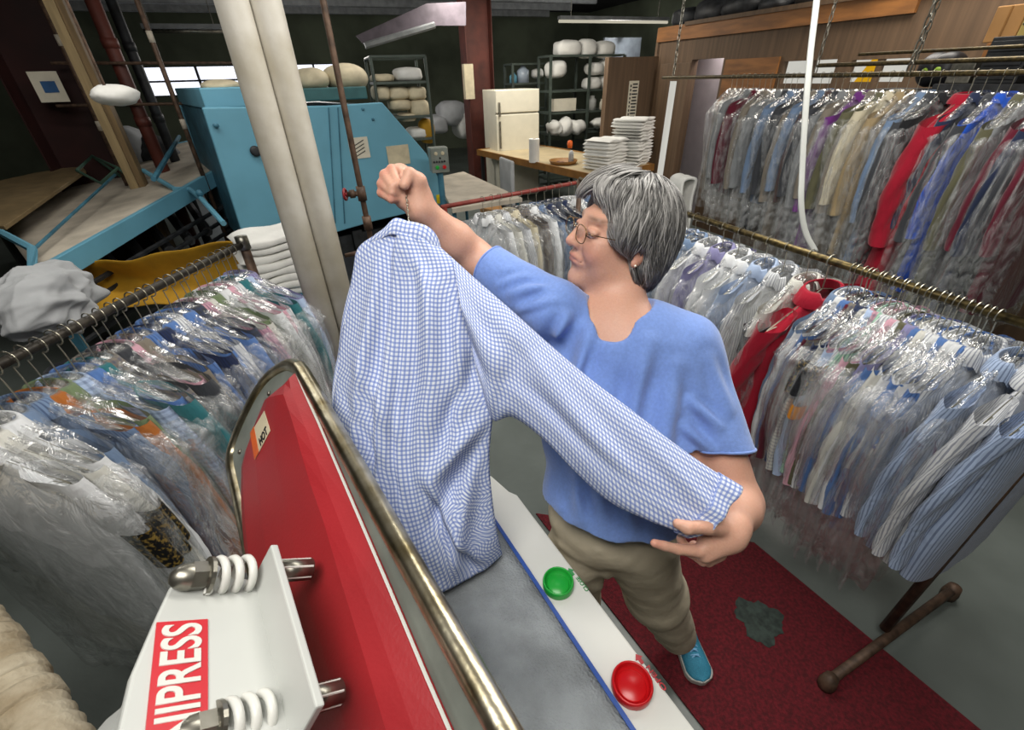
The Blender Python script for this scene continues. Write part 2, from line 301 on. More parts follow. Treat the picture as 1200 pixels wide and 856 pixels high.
g = MB(); a = rpt(k0, .04, z0); c = rpt(mid, .04, z1); g.prism([rpt(k0+.05, .035, z0), rpt(mid-.02, .035, z0), rpt(mid-.02, .035, z1), rpt(mid-.08, .035, z1)], B3*.012); g.build('curtain', M['winyellow'], o)
b = MB(); rwbox(b, kc, kk(1068, 30)[0], ZT-.14, ZT+.02, -.03, .03); struct('trim_8', b, M['ply'])
b = MB(); rwbox(b, d0[1]+.06, spans[1][0]-.06, 1.35, d0[3]-.02, -.024, .02)
tag(b.build('plywood_board', M['ply']), 'orange plywood board screwed to brown wall, right of the pinkish doorway', 'board')
# open brown door with a glass strip and a brass knob
b = MB(); fr = rpt(d0[0], 0, 0); dd = -B3*.07-A3*1.0; dd = dd/np.linalg.norm(dd); dn = np.cross(dd, Z3)
def dbox(b, u0, u1, z0, z1, th=.04): b.box(fr+dd*(u0+u1)/2+Z3*(z0+z1)/2, (u1-u0, th, z1-z0), [dd, dn, Z3])
zt = d0[3]-.03; dbox(b, 0, .2, 0, zt); dbox(b, .34, .56, 0, zt); dbox(b, .2, .34, 0, .4); dbox(b, .2, .34, zt-.2, zt)
o = struct('door_1', b, M['brown'], bevel=.004)
g = MB(); dbox(g, .2, .34, .4, zt-.2, .01); g.build('pane', M['winsoft'], o)  # pane glows by itself, standing in for light through the glass
g = MB(); kp = fr+dd*.5+Z3*.98; g.lathe(kp-dn*.1, dn, [(0, 0), (.03, .005), (.035, .03), (.02, .05), (.012, .06), (.012, .14), (.02, .15), (.035, .17), (.03, .195), (0, .2)], 14); g.build('knob', M['brass'], o, smooth=True)

# ================================================================ BACKGROUND THINGS
def PB(x, y, Yd): return PV(x, y, (0, Yd), B2)
def sz(x, y, Yd): p = PB(x, y, Yd); return p@B3, p[2], p@(-A3)
def st(s, z, Yd, dep=0):                 # point on the wall plane through (0,Yd), pushed back by dep
    t = Yd*(-A3)[1]; return rp(s, t+dep, z)
def bxp(b, x0, y0, x1, y1, Yd, dep, front=0., z0=None, z1=None):
    s0, zb, _ = sz(x0, y1, Yd); s1, zt, _ = sz(x1, y0, Yd)
    if z0 is not None: zb = z0
    if z1 is not None: zt = z1
    b.box(st((s0+s1)/2, (zb+zt)/2, Yd, front+dep/2), (abs(s1-s0), dep, abs(zt-zb)), AX); return s0, s1, zb, zt
def base(x, y, Yd): p = PB(x, y, Yd); return (p[0], p[1], 0)

# steel columns and roof beam
def column(px, py, Yd, w, name, label, m, pxd=None):
    p = PB(px, py, Yd); t = thing(name, label, 'column', (p[0], p[1], 0)); b = MB()
    c = V3((p[0], p[1], 1.7))
    for s in (-1, 1): b.box(c+B3*s*w/2, (.014, w*.8, 3.4), AX)
    b.box(c, (w, .012, 3.4), AX); b.build('steel_section', m, t)
    MB().box((p[0], p[1], .01), (w*1.5, w*1.5, .02), AX).build('base_plate', m, t); return t, p
tc_, pc_ = column(560, 90, 9.5, .46, 'steel_column', 'rust-red steel column left of the white refrigerator', M['redsteel'])
g = MB(); p = PB(549, 96, 9.15); g.box(p+Z3*.0, (.16, .12, .5), AX); tag(g.build('wall_box', M['cream']), 'small pale box fixed on the rust-red column by the refrigerator', 'box')
t2, p2 = column(58, 90, 6.8, .56, 'steel_column', 'dark red steel column at far left with a pasted notice', M['darkred'])
p = PB(57, 102, 6.45); g = MB().box(p, (.22, .004, .24), AX); o = g.build('notice', M['paper'], t2); g = MB().box(p-B3*(-.01)+A3*.004, (.11, .002, .09), AX); g.build('notice_picture', mat('notice_blue', '2f5a8c', .6), o)
# tapered roof beam running to the column
tb = MB(); P0 = PB(425, 40, 8.3); Yb = 8.3
pol = [PB(417, 42, Yb), PB(427, 53, Yb), PB(505, 30, Yb), PB(546, 30, Yb), PB(546, 2, Yb), PB(500, 4, Yb)]
tb.prism(pol, -A3*.02); tb.build('tmp', M['purlin']); o = bpy.data.objects['tmp']; o.name = 'trim_9'; o['kind'] = 'structure'; o.data.materials[0] = mat('beam_mauve', '5f565f', .6, var=.15)
g = MB(); q = [PB(427, 54, Yb), PB(508, 30, Yb)]; g.tube([q[0]+A3*.08, q[1]+A3*.08], .04, 6); o = g.build('trim_10', M['purlin']); o['kind'] = 'structure'
# fluorescent fixtures
for (x0, y0, x1, y1, Yd, lab) in [(655, 24, 782, 27, 9.5, 'long fluorescent batten hanging in front of the dark roof, above white shelves'), (168, 35, 262, 38, 9, 'dim fluorescent batten under the dark roof at left')]:
    a = PB(x0, y0, Yd); c = PB(x1, y1, Yd); t = thing('fluorescent_light', lab, 'light', (a+c)/2); g = MB(); m_ = (a+c)/2; g.box(m_+Z3*.05, (np.linalg.norm(c-a), .12, .05), AX); g.build('housing', M['purlin'], t)
    MB().tube([m_-B3*np.linalg.norm(c-a)/2, m_+B3*np.linalg.norm(c-a)/2], .022, 10).build('tube', M['lamp'] if x0 > 600 else M['steel'], t, smooth=True)
    g = MB()
    for s in (-.4, .4): g.cyl(m_+B3*s*np.linalg.norm(c-a)+Z3*.07, m_+B3*s*np.linalg.norm(c-a)+Z3*(3.4-m_[2]), .006, 6)
    g.build('hanging_rod', M['steel'], t)
# refrigerator
Yd = 8.2; b = MB(); s0, s1, zb, zt = bxp(b, 583, 133, 632, 170, Yd, .6, 0, z0=.05); FW = (s0, s1)
zs = sz(600, 133, Yd)[1]; ztp = sz(600, 105, Yd)[1]
t = thing('refrigerator', 'white two-door refrigerator standing behind the work table', 'refrigerator', tuple(st((s0+s1)/2, 0, Yd, .3)))
b = MB(); w = s1-s0; cs = (s0+s1)/2
b.box(st(cs, ztp/2+.02, Yd, .36), (w, .6, ztp-.04), AX); b.build('body', M['fridge'], t, bevel=.01)
b = MB(); b.box(st(cs, (ztp+zs)/2+.005, Yd, .03), (w, .06, ztp-zs-.01), AX); o = b.build('freezer_door', M['fridge'], t, bevel=.012)
MB().box(st(s0+.05, (ztp+zs)/2-.1, Yd, -.02), (.025, .04, .2), AX).build('handle', M['steel'], o, bevel=.005)
b = MB(); b.box(st(cs, (zs+.08)/2, Yd, .03), (w, .06, zs-.1), AX); o = b.build('fridge_door', M['fridge'], t, bevel=.012)
MB().box(st(s0+.05, zs-.3, Yd, -.02), (.025, .04, .4), AX).build('handle', M['steel'], o, bevel=.005)
# green steel shelving with wrapped bundles
def shelving(x0, x1, ytops, Yd, dep, name, label, xposts, group=None, m=None):
    m = m or M['shelf']; s0 = sz(x0, 100, Yd)[0]; s1 = sz(x1, 100, Yd)[0]; zz = [sz((x0+x1)/2, y, Yd)[1] for y in ytops]
    t = thing(name, label, 'shelving', tuple(st((s0+s1)/2, 0, Yd, dep/2)), group)
    for xp in xposts:
        for dd_ in (0, dep): s = sz(xp, 100, Yd)[0]; MB().box(st(s, max(zz)/2, Yd, dd_), (.04, .04, max(zz)), AX).build('post', m, t)
    for z in zz+[.15]: MB().box(st((s0+s1)/2, z, Yd, dep/2), (s1-s0, dep, .03), AX).build('shelf', m, t)
    return zz
Ysh = 8.8
zz = shelving(644, 729, [65, 106, 131, 155], Ysh, .5, 'shelving_unit', 'tall green steel shelving unit stacked with wrapped white bundles', (645, 690, 729))
def bundle(x0, y0, x1, y1, Yd, dep, seed, label, m='linen', name='linen_bundle', cat='bundle', group=None, amp=.1, e=.7, front=.05, n=14):
    s0, zb, _ = sz(x0, y1, Yd); s1, zt, _ = sz(x1, y0, Yd); b = MB()
    b.blob(st((s0+s1)/2, (zb+zt)/2, Yd, front+dep/2), (s1-s0, dep, zt-zb), seed, amp, n=n, ax=AX, e=e, fr=3.5)
    return tag(b.build(name, M[m] if isinstance(m, str) else m, smooth=True), label, cat, group)
gB = 'wrapped bundles on the green shelving'
for i, (x0, y0, x1, y1, lab) in enumerate([
 (656, 46, 686, 67, 'round white wrapped bundle on shelving top, leftmost of the three up there'), (683, 44, 704, 68, 'tall white wrapped bundle on shelving top, middle of three'), (703, 47, 726, 68, 'smooth white wrapped bundle on shelving top, rightmost of three'),
 (646, 70, 668, 92, 'knotted white sack on the left end of the second shelf'), (694, 72, 712, 88, 'grey-white folded bundle mid second shelf beside brighter bundles'), (709, 69, 728, 88, 'upper white bundle at right end of second shelf'), (708, 88, 727, 106, 'lower white bundle at right end of second shelf, under another bundle'), (690, 90, 708, 106, 'small white parcel left of the lower bundle on second shelf')]):
    bundle(x0, y0, x1, y1, Ysh, .4, 30+i, lab, group=gB, front=0)
for i, (x0, y0, x1, y1, c, lab) in enumerate([(650, 115, 677, 131, 'paper', 'white carton with green print on the third shelf, left'), (692, 112, 703, 130, 'white', 'white jug on the third shelf next to small jars'), (706, 116, 712, 130, 'paper', 'small pale jar on third shelf, left of a red-brown jar'), (713, 120, 718, 130, 'redsteel', 'red-brown jar on third shelf'), (719, 121, 724, 130, 'cream', 'cream jar at right end of third shelf')]):
    b = MB(); s0, s1, zb, zt2 = bxp(b, x0, y0, x1, y1, Ysh, .18, .05)
    if i: b = MB(); b.lathe(st((s0+s1)/2, zb, Ysh, .12), Z3, [(0, 0), ((s1-s0)*.45, 0), ((s1-s0)*.48, (zt2-zb)*.7), ((s1-s0)*.25, (zt2-zb)*.85), ((s1-s0)*.25, (zt2-zb)), (0, (zt2-zb))], 12)
    tag(b.build('carton' if i == 0 else 'jar', M[c], smooth=i > 0), lab, 'carton' if i == 0 else 'jar', 'supplies on the third shelf')
for i, (x0, y0, x1, y1) in enumerate([(648, 142, 664, 160), (660, 138, 678, 162), (672, 141, 692, 160), (700, 138, 722, 152)]):
    bundle(x0, y0, x1, y1, Ysh-.25, .35, 60+i, ['puffy white plastic bag low on shelving, leftmost', 'puffy white plastic bag low on shelving, second from left, the tallest', 'puffy white plastic bag low on shelving, third from left', 'thin clear white bag low on shelving, right end'][i], group='white bags on the low shelf', name='plastic_bag', cat='bag', amp=.22, e=.9)
zz = shelving(600, 640, [75, 98, 128, 150], 9.6, .4, 'shelving_unit', 'dark steel shelving half hidden behind the refrigerator', (601, 640))
for i, (x0, y0, x1, y1, c, lab) in enumerate([(610, 76, 623, 98, 'winsoft', 'pale blue water jug on dark shelving above refrigerator'), (601, 85, 609, 98, 'blue', 'blue bottle on dark shelving, above the refrigerator'), (628, 80, 640, 92, 'linen', 'small white bundle on dark shelving above the refrigerator')]):
    m_ = mat('jug_plastic', '9aa6b4', .3) if i == 0 else M[c]
    if i == 2: bundle(x0, y0, x1, y1, 9.6, .25, 5, lab)
    else:
        s0, zb_, _ = sz(x0, y1, 9.6); s1, zt_, _ = sz(x1, y0, 9.6); r = (s1-s0)/2; h = zt_-zb_
        tag(MB().lathe(st((s0+s1)/2, zb_, 9.6, .15), Z3, [(0, 0), (r, 0), (r, h*.7), (r*.4, h*.9), (r*.4, h), (0, h)], 16).build('bottle', m_, smooth=True), lab, 'bottle')
# linen cart with cream bundles
Yc = 6.6
t = thing('linen_cart', 'tall metal frame cart loaded with cream folded linens', 'cart', tuple(st(sz(470, 100, Yc)[0], 0, Yc, .3)))
s0, ztc, _ = sz(434, 67, Yc); s1 = sz(498, 67, Yc)[0]
for s in (s0, s1):
    for d_ in (0, .55): MB().cyl(st(s, .08, Yc, d_), st(s, ztc, Yc, d_), .018, 8).build('post', M['shelf'], t)
b = MB()
for d_ in (0, .55): b.cyl(st(s0, ztc, Yc, d_), st(s1, ztc, Yc, d_), .018, 8)
for s in (s0, s1): b.cyl(st(s, ztc, Yc, 0), st(s, ztc, Yc, .55), .018, 8)
b.build('top_rail', M['shelf'], t)
for y in (97, 138, 165):
    z = sz(465, y, Yc)[1]; MB().box(st((s0+s1)/2, z, Yc, .27), (s1-s0, .55, .025), AX).build('shelf', M['shelf'], t)
for i, (x0, y0, x1, y1, lab) in enumerate([(466, 78, 497, 96, 'folded white stack on top shelf of linen cart, right side'), (438, 86, 464, 97, 'crumpled cream linen on top shelf of linen cart, left side'), (440, 100, 458, 119, 'cream roll mid cart, at left edge'), (458, 101, 482, 118, 'upper cream roll mid cart, centre'), (480, 101, 502, 118, 'upper cream roll mid cart, right side'), (460, 116, 484, 131, 'lower cream roll mid cart, centre'), (484, 116, 505, 139, 'tall cream stack at right edge of linen cart'), (482, 150, 506, 165, 'white folded pack on bottom shelf of the linen cart'), (471, 133, 490, 144, 'yellowish parcel under the cream rolls on linen cart')]):
    bundle(x0, y0, x1, y1, Yc, .4, 80+i, lab, m='cream' if i not in (0, 7) else 'linen', group='linens on the tall cart', amp=.08, e=.55)
t = bundle(497, 140, 511, 170, Yc, .3, 3, 'yellow bag hanging at the right foot of the linen cart', m='yellow', name='bag', cat='bag')
# heaps in the dark beyond
for i, (x0, y0, x1, y1, c) in enumerate([(520, 118, 552, 150, 'greycloth'), (505, 135, 528, 160, 'greycloth'), (540, 128, 558, 165, 'linen')]):
    bundle(x0, y0, x1, y1, 10.5, .8, 90+i, ['grey cloth heap in the dark behind the rust-red column, largest', 'low grey cloth heap right of the linen cart', 'white sack beside the rust-red column, on dark floor'][i], m=c, name='cloth_heap', cat='cloth heap')
for i, (x0, y0, x1, y1) in enumerate([(140, 150, 172, 240), (165, 156, 198, 240), (100, 98, 145, 127)]):
    bundle(x0, y0, x1, y1, 7.6 if i < 2 else 4.6, .35, 120+i, ['grey sack behind the conveyor, right of the raw wood post', 'dusty dark sack behind the conveyor, beside the grey sack', 'dusty white bag hung behind the raw wood post'][i], m=['greycloth', 'darkm', 'linen'][i], name='sack', cat='sack', amp=.1, e=.9)
g = MB(); p = PB(122, 100, 4.75); g.cyl(p+Z3*.0, (p[0], p[1], 3.4), .01, 6); tag(g.build('rope', M['rust']), 'thin cord from the roof holding the dusty white bag', 'cord')

# ------------------------------------------------ work table with towels
c1, c2, c3 = PZ(560, 177, .78), PZ(700, 208, .78), PZ(765, 194, .78); c4 = c1+c3-c2
t = thing('work_table', 'long wooden work table with brown edge, in front of refrigerator', 'table', tuple((c1+c3)/2*[1, 1, 0]))
MB().prism([c1, c2, c3, c4], (0, 0, .015)).build('table_top', M['table'], t)
b = MB()
for a, c in ((c1, c2), (c2, c3), (c3, c4), (c4, c1)): u = (c-a)/np.linalg.norm(c-a); b.box((a+c)/2-Z3*.02, (np.linalg.norm(c-a)+.03, .03, .09), [u, np.cross(Z3, u), Z3])
b.build('table_edge', M['tedge'], t)
for q in (c1, c2, c3, c4): MB().box(q+((c1+c3)/2-q)*.06+V3((0, 0, -.4)), (.05, .05, .76), AX).build('leg', M['black'], t)
def ontable(x, y): return PZ(x, y, .795)
p = ontable(626, 190); h = .3
t = thing('paper_towel_roll', 'white paper towel roll standing on the work table', 'paper towel', tuple(p)); MB().lathe(p, Z3, [(.02, 0), (.075, 0), (.075, h), (.02, h), (.02, 0)], 24).build('paper', M['linen'], t, smooth=False); MB().lathe(p, Z3, [(.018, .001), (.021, .001), (.021, h+.002), (.018, h+.002)], 12).build('core', M['card'], t)
p = ontable(669, 193); t = thing('spray_bottle', 'clear bottle with orange cap on the work table', 'bottle', tuple(p)); MB().lathe(p, Z3, [(0, 0), (.035, 0), (.035, .14), (.015, .18), (0, .18)], 14).build('bottle_body', M['greycloth'], t, smooth=True)
p = ontable(667, 190); MB().lathe(p+Z3*.18, Z3, [(0, 0), (.03, 0), (.04, .05), (.03, .09), (0, .1)], 12).build('cap', M['orange'], t, smooth=True)
p = ontable(660, 192); t = thing('tray', 'brown shallow tray beside the orange-capped bottle', 'tray', tuple(p)); MB().lathe(p, Z3, [(0, .005), (.16, .005), (.19, .05), (.2, .05), (.17, 0), (0, 0)], 20).build('dish', M['tedge'], t, smooth=True)
rr = random.Random(4)
for i in range(3): q = p+V3((rr.uniform(-.08, .08), rr.uniform(-.08, .08), .04)); MB().lathe(q-Z3*.035, Z3, [(0, 0), (.03, .0), (.036, .02), (.02, .03), (0, .035)], 10).build('spool', M['redsteel'], t)
# towels, folded and stacked: every towel is a thing
def towel_stack(cen, w, d, n, th, yaw, labf, group, seed, mt='linen'):
    rs = random.Random(seed); proto = None
    for i in range(n):
        if proto is None or i % 4 == 0:
            G = []; m_ = 15
            b = MB(); a = np.linspace(0, 2*np.pi, 28, endpoint=False); e = .35
            sgp = lambda v: np.sign(v)*np.abs(v)**e
            rows = []
            for u in np.linspace(-.5, .5, m_):
                k = (1-abs(2*u)**8)*.98+.02
                ring = np.stack([np.full(28, u*w), sgp(np.cos(a))*d/2*(.97+.03*math.sin(u*9+i)), np.sign(np.sin(a))*np.abs(np.sin(a))**.5*th*.60*k+.006*np.sin(u*11+i+a)], -1); rows.append(ring)
            b.grid(rows, closed=True); n0 = 28
            b.f.append(tuple(range(27, -1, -1))); b.f.append(tuple(range((m_-1)*28, m_*28))); b.m += [0, 0]
            o = b.build('folded_towel', M[mt], smooth=True); proto = o; me = o.data
        else:
            o = bpy.data.objects.new('folded_towel', me); COL.objects.link(o)
        o.location = (cen[0]+rs.uniform(-.012, .012), cen[1]+rs.uniform(-.012, .012), cen[2]+th*(i+.5)); o.rotation_euler = (rs.uniform(-.012, .012), rs.uniform(-.015, .015), yaw+rs.uniform(-.05, .05))
        tag(o, labf(i, n), 'towel', group)
NUMS = ['bottom', 'second', 'third', 'fourth', 'fifth', 'sixth', 'seventh', 'eighth', 'ninth', 'tenth', 'eleventh', 'twelfth', 'thirteenth', 'fourteenth', 'fifteenth', 'sixteenth', 'seventeenth', 'eighteenth', 'nineteenth', 'twentieth']
def lf(what):
    def f(i, n): return ('bottom ' if i == 0 else 'topmost ' if i == n-1 else NUMS[i]+' from bottom, ')+what
    return f
p = ontable(738, 192); yaw = math.atan2(B2[1], B2[0])
towel_stack(p, .5, .42, 15, .037, yaw+.6, lf('white towel in the tall stack at table right end'), 'tall stack of white towels on the table', 1)
p = ontable(708, 197); towel_stack(p, .46, .4, 9, .039, yaw+.4, lf('white towel in the lower loose stack on the work table'), 'loose stack of white towels on the table', 2)
# folding chair and low stool under table
p = PZ(607, 225, 0); Yq = 5.4
t = thing('office_chair', 'grey chair with a tall back pushed under the work table', 'chair', tuple(PB(612, 225, 5.6)*[1, 1, 0]))
q = V3(t.location)
MB().box(q+V3((0, .1, .45)), (.42, .42, .05), AX).build('seat', M['darkm'], t, bevel=.015); MB().box(q+V3((-.18, -.02, .78)), (.05, .4, .5), AX).build('backrest', M['greycloth'], t, bevel=.02)
for i in range(4): a = i*math.pi/2+.5; MB().cyl(q+V3((0, .1, .12)), q+V3((.25*math.cos(a), .1+.25*math.sin(a), .03)), .018, 8).build('leg', M['black'], t)
MB().cyl(q+V3((0, .1, .1)), q+V3((0, .1, .44)), .025, 8).build('pedestal', M['black'], t)
q = PB(586, 215, 6.4)*[1, 1, 0]; tag(MB().lathe(q, Z3, [(0, 0), (.26, 0), (.3, .35), (.28, .35), (.24, .03), (0, .03)], 20).build('basket', M['card'], smooth=True), 'round brown basket on floor beneath the work table left end', 'basket')
# notice on the brown wall end
s = MB(); p0 = V3(rpt(kc, 0, 0)); 
pn = PV(741, 118, (rpt(kc, 0, 0)[0]+A3[0]*.06, rpt(kc, 0, 0)[1]+A3[1]*.06), B2)
t = thing('wall_sign', 'tall white notice with dark lettering on end of brown wall', 'sign', tuple(pn)); MB().box(pn, (.16, .006, .48), AX).build('sign_board', M['paper'], t)
g = MB()
rr = random.Random(9)
for i in range(11): g.box(pn+A3*.005+Z3*(.2-.04*i)+B3*.02, (.07+rr.random()*.03, .002, .018), AX)
for i in range(8): g.box(pn+A3*.005+Z3*(.18-.05*i)-B3*.05, (.02, .002, .03), AX)
g.build('lettering', M['black'], t)
# white panel wall piece behind shelving
g = MB(); bxp(g, 706, 44, 752, 84, 9.6, .05); o = g.build('trim_11', mat('bluegrey_panel', '8d97a3', .6)); o['kind'] = 'structure'

# ------------------------------------------------ boxes and cases on the right, above the racks
def rbox(name, x0, y0, x1, y1, off, dep, m, label, cat, group=None, kids=None, bev=.006):
    p0 = PV(x0, y1, (RW[0]+off*B2[0], RW[1]+off*B2[1]), A2); p1 = PV(x1, y0, (RW[0]+off*B2[0], RW[1]+off*B2[1]), A2)
    k0, k1 = (p0-V3((RW[0], RW[1], 0)))@A3, (p1-V3((RW[0], RW[1], 0)))@A3; z0, z1 = p0[2], p1[2]
    c = rpt((k0+k1)/2, off+dep/2, (z0+z1)/2); t = thing(name, label, cat, tuple(c-Z3*(z1-z0)/2), group)
    MB().box(c, (dep, abs(k1-k0), z1-z0), [B3, A3, Z3]).build('box_body', m, t, bevel=bev)
    return t, c, abs(k1-k0), z1-z0
SO = -.75
b = MB(); pa = rpt(kk(1098, 60)[0], 0, 0); kA = kk(1100, 84, .75)[0]; zsh = 1.72
t = thing('storage_shelf', 'dark shelf board standing behind upper rack at right, holding cases', 'shelf', tuple(rpt(kA+1.3, SO+.25, 0)))
MB().box(rpt(kA+1.3, SO+.3, zsh-.02), (.6, 2.6, .04), [B3, A3, Z3]).build('shelf_board', M['darkm'], t)
for k_ in (kA+.05, kA+2.5):
    for o_ in (.03, .57): MB().box(rpt(k_, SO+o_, zsh/2-.02), (.05, .05, zsh-.04), [B3, A3, Z3]).build('post', M['darkm'], t)
def shelfbox(name, x0, x1, z0, z1, m, label, cat, off=0, dep=.4, kid=None):
    k0 = kk(x0, 80, -SO)[0]; k1 = kk(x1, 80, -SO)[0]; c = rpt((k0+k1)/2, SO+off+dep/2+.05, (z0+z1)/2)
    t = thing(name, label, cat, tuple(c-Z3*(z1-z0)/2)); w = abs(k1-k0)
    MB().box(c, (dep, w, z1-z0), [B3, A3, Z3]).build('box_body', m, t, bevel=.006)
    f = c-B3*(dep/2+.003)
    if kid == 'tape': MB().box(f, (.004, w*.06, z1-z0-.01), [B3, A3, Z3]).build('tape', M['tedge'], t)
    if kid == 'drawer':
        for j in range(3): MB().box(f+Z3*((z1-z0)*(j-1)*.3), (.012, w*.86, (z1-z0)*.22), [B3, A3, Z3]).build('drawer', M['darkm'], t, bevel=.003)
    if kid == 'handle': MB().tube([f+A3*(-.06), f-B3*.03-A3*.05, f-B3*.03+A3*.05, f+A3*.06], .008, 8).build('handle', M['steel'], t)
    if kid == 'lid': MB().box(c+Z3*((z1-z0)/2+.006), (dep+.02, w+.02, .02), [B3, A3, Z3]).build('lid', M['card'], t)
    return t
shelfbox('supply_case', 1108, 1136, zsh, zsh+.12, M['steel'], 'grey and red case behind the upper rack, left of dark organiser', 'case', kid='handle')
shelfbox('organiser', 1142, 1192, zsh, zsh+.24, M['darkm'], 'dark drawer organiser behind the upper rack at right', 'organiser', kid='drawer')
shelfbox('supply_case', 1174, 1196, zsh+.24, zsh+.35, M['black'], 'small black case on top of the dark drawer organiser', 'case', kid='handle', dep=.2)
shelfbox('cardboard_box', 1104, 1138, zsh+.22, zsh+.41, M['card'], 'brown taped cardboard box left of the yellow stacked boxes', 'box', kid='tape', off=.25, dep=.3)
shelfbox('cardboard_box', 1110, 1140, zsh+.12, zsh+.22, M['ply'], 'low orange-brown box under the brown taped cardboard box', 'box', kid='tape', off=.25, dep=.3)
shelfbox('storage_carton', 1142, 1172, zsh+.24, zsh+.4, M['yellowbox'], 'yellowish carton at right, lower of the stack of two', 'carton', kid='lid', off=.22, dep=.35)
shelfbox('storage_carton', 1146, 1178, zsh+.42, zsh+.56, M['yellowbox'], 'yellowish carton at right, upper of the stack of two', 'carton', kid='lid', off=.22, dep=.35)
shelfbox('storage_carton', 1180, 1215, zsh+.36, zsh+.55, M['cream'], 'pale carton at the far right behind the small black case', 'carton', kid='lid', off=.22, dep=.35)
for i, (x, w_, lab) in enumerate([(1074, .16, 'dark bag with lime green spots left of the grey-red case'), (1088, .18, 'dark bag with lime green patch beside the grey-red case')]):
    k0 = kk(x, 80, -SO)[0]; c = rpt(k0, SO+.2, 1.8); t = thing('tool_bag', lab, 'bag', tuple(c-Z3*.1)); MB().blob(c, (.22, w_, .2), 40+i, .1, ax=[B3, A3, Z3]).build('bag_body', M['black'], t, smooth=True); MB().blob(c-B3*.1-Z3*.01, (.03, .05, .05), 3, .1, n=8).build('patch', mat('lime', '7a9a20', .6), t, smooth=True)
b = MB().box(rpt(kk(1080, 80, -SO)[0], SO+.2, 1.67), (.3, .7, .03), [B3, A3, Z3]); o = tag(b.build('wall_shelf', M['darkm']), 'small dark shelf board carrying the bags with lime spots', 'shelf')
# bundles on top of the partition
rr = random.Random(11)
for i in range(13):
    k_ = kc+.2+i*.48; s = rr.uniform(.3, .55); cname = rr.choice(['darkm', 'darkred', 'greycloth', 'darkm', 'darkm', 'brown']); nm = {'darkm': 'dark grey', 'darkred': 'dark maroon', 'greycloth': 'pale grey', 'brown': 'brown'}[cname]
    b = MB().blob(rpt(k_, .35, ZT+s*.28), (.5, s*1.2, s*.56), 200+i, .16, ax=[B3, A3, Z3])
    tag(b.build('cloth_bundle', M[cname], smooth=True), '%s cloth bundle atop the brown wall, %s from its far left corner' % (nm, ['first', 'second', 'third', 'fourth', 'fifth', 'sixth', 'seventh', 'eighth', 'ninth', 'tenth', 'eleventh', 'twelfth', 'thirteenth'][i]), 'bundle', 'bundles stored on top of the brown wall')
struct('trim_12', MB().box(rpt(1.2, .9, ZT+.02), (1.9, 10.4, .04), [B3, A3, Z3]), M['brown'])
# ================================================================ BLUE IRONING MACHINE
mp0 = PZ(290, 300, .45); mp1 = PZ(527, 240, .45)
mD = (mp1-mp0)/np.linalg.norm(mp1-mp0); mD[2] = 0; mD /= np.linalg.norm(mD)
mD = V3((.80, .60, 0)); mN = V3((-mD[1], mD[0], 0)); mp0 = PZ(290, 302, .55)         # mN points away from camera
def PM(x, y, off=0): return PV(x, y, (mp0[0]+mN[0]*off, mp0[1]+mN[1]*off), mD[:2])
T = thing('flatwork_ironer', 'big sky-blue flatwork ironing machine with sloped side panel', 'ironing machine', tuple(PM(400, 280)*[1, 1, 0]))
poly = [PM(*q) for q in [(237, 126), (385, 124), (448, 120), (500, 180), (528, 238), (437, 260), (293, 302)]]
MB().prism(poly, mN*.06).build('side_panel', M['blue'], T, bevel=.01)
# machine body behind the panel
q = [p+mN*.08 for p in poly]; ctr = sum(q)/len(q); q = [ctr+(p-ctr)*.96 for p in q]
MB().prism(q, mN*1.9).build('body', M['bluedark'], T)
MB().prism([p+mN*2.0 for p in poly], mN*.06).build('side_panel', M['blue'], T)
e0, e1 = PM(290, 303), PM(527, 240); e0 = e0*[1, 1, 0]; e1 = e1*[1, 1, 0]
for p, o_ in ((e0+mD*.1, .15), (e1-mD*.3, .15), ((e0+e1)/2, .15), (e0+mD*.1, 1.9), (e1-mD*.3, 1.9)): MB().box(p+mN*o_+Z3*.28, (.1, .1, .56), [mD, mN, Z3]).build('support_leg', M['darkm'], T)
MB().box((e0+e1)/2+mN*.9+Z3*.42, (np.linalg.norm(e1-e0)*.8, 1.5, .2), [mD, mN, Z3]).build('underframe', M['darkm'], T)
b = MB()
for xs in (385, 396): a_ = PM(xs, 126, -.004); c_ = PM(xs+8, 262, -.004); b.box((a_+c_)/2, (.01, .006, np.linalg.norm(a_-c_)), [mD, mN, (a_-c_)/np.linalg.norm(a_-c_)])
b.build('panel_seam', M['bluedark'], T)
b = MB(); bb = PM(253, 147, -.01); b.lathe(bb, -mN, [(0, 0), (.02, 0), (.02, .012), (0, .014)], 12)
for q_ in [(425, 128), (437, 140), (505, 186)]: b.lathe(PM(*q_), -mN, [(0, 0), (.014, 0), (.012, .012), (0, .014)], 10)
b.build('bolt', M['bluedark'], T, smooth=True)
b = MB(); b.lathe(PM(299, 177), -mN, [(0, 0), (.04, 0), (.04, .03), (.02, .035), (0, .035)], 14); b.build('bearing', M['darkm'], T, smooth=True)
b = MB(); b.lathe(PM(337, 178), -mN, [(0, 0), (.035, 0), (.03, .03), (0, .035)], 14); b.build('bearing', M['darkm'], T, smooth=True)
# top hood
b = MB(); h0, h1 = PM(240, 124, .1), PM(330, 121, .1); b.box((h0+h1)/2+Z3*.05+mN*.9, (np.linalg.norm(h1-h0), 1.8, .14), [mD, mN, Z3]); b.build('hood', M['blue'], T, bevel=.01)
b = MB(); h0, h1 = PM(345, 121, .2), PM(432, 118, .2); b.box((h0+h1)/2+Z3*.06+mN*.8, (np.linalg.norm(h1-h0), 1.6, .1), [mD, mN, Z3]); b.build('hood', mat('teal_hood', '3c6a6c', .5), T, bevel=.01)
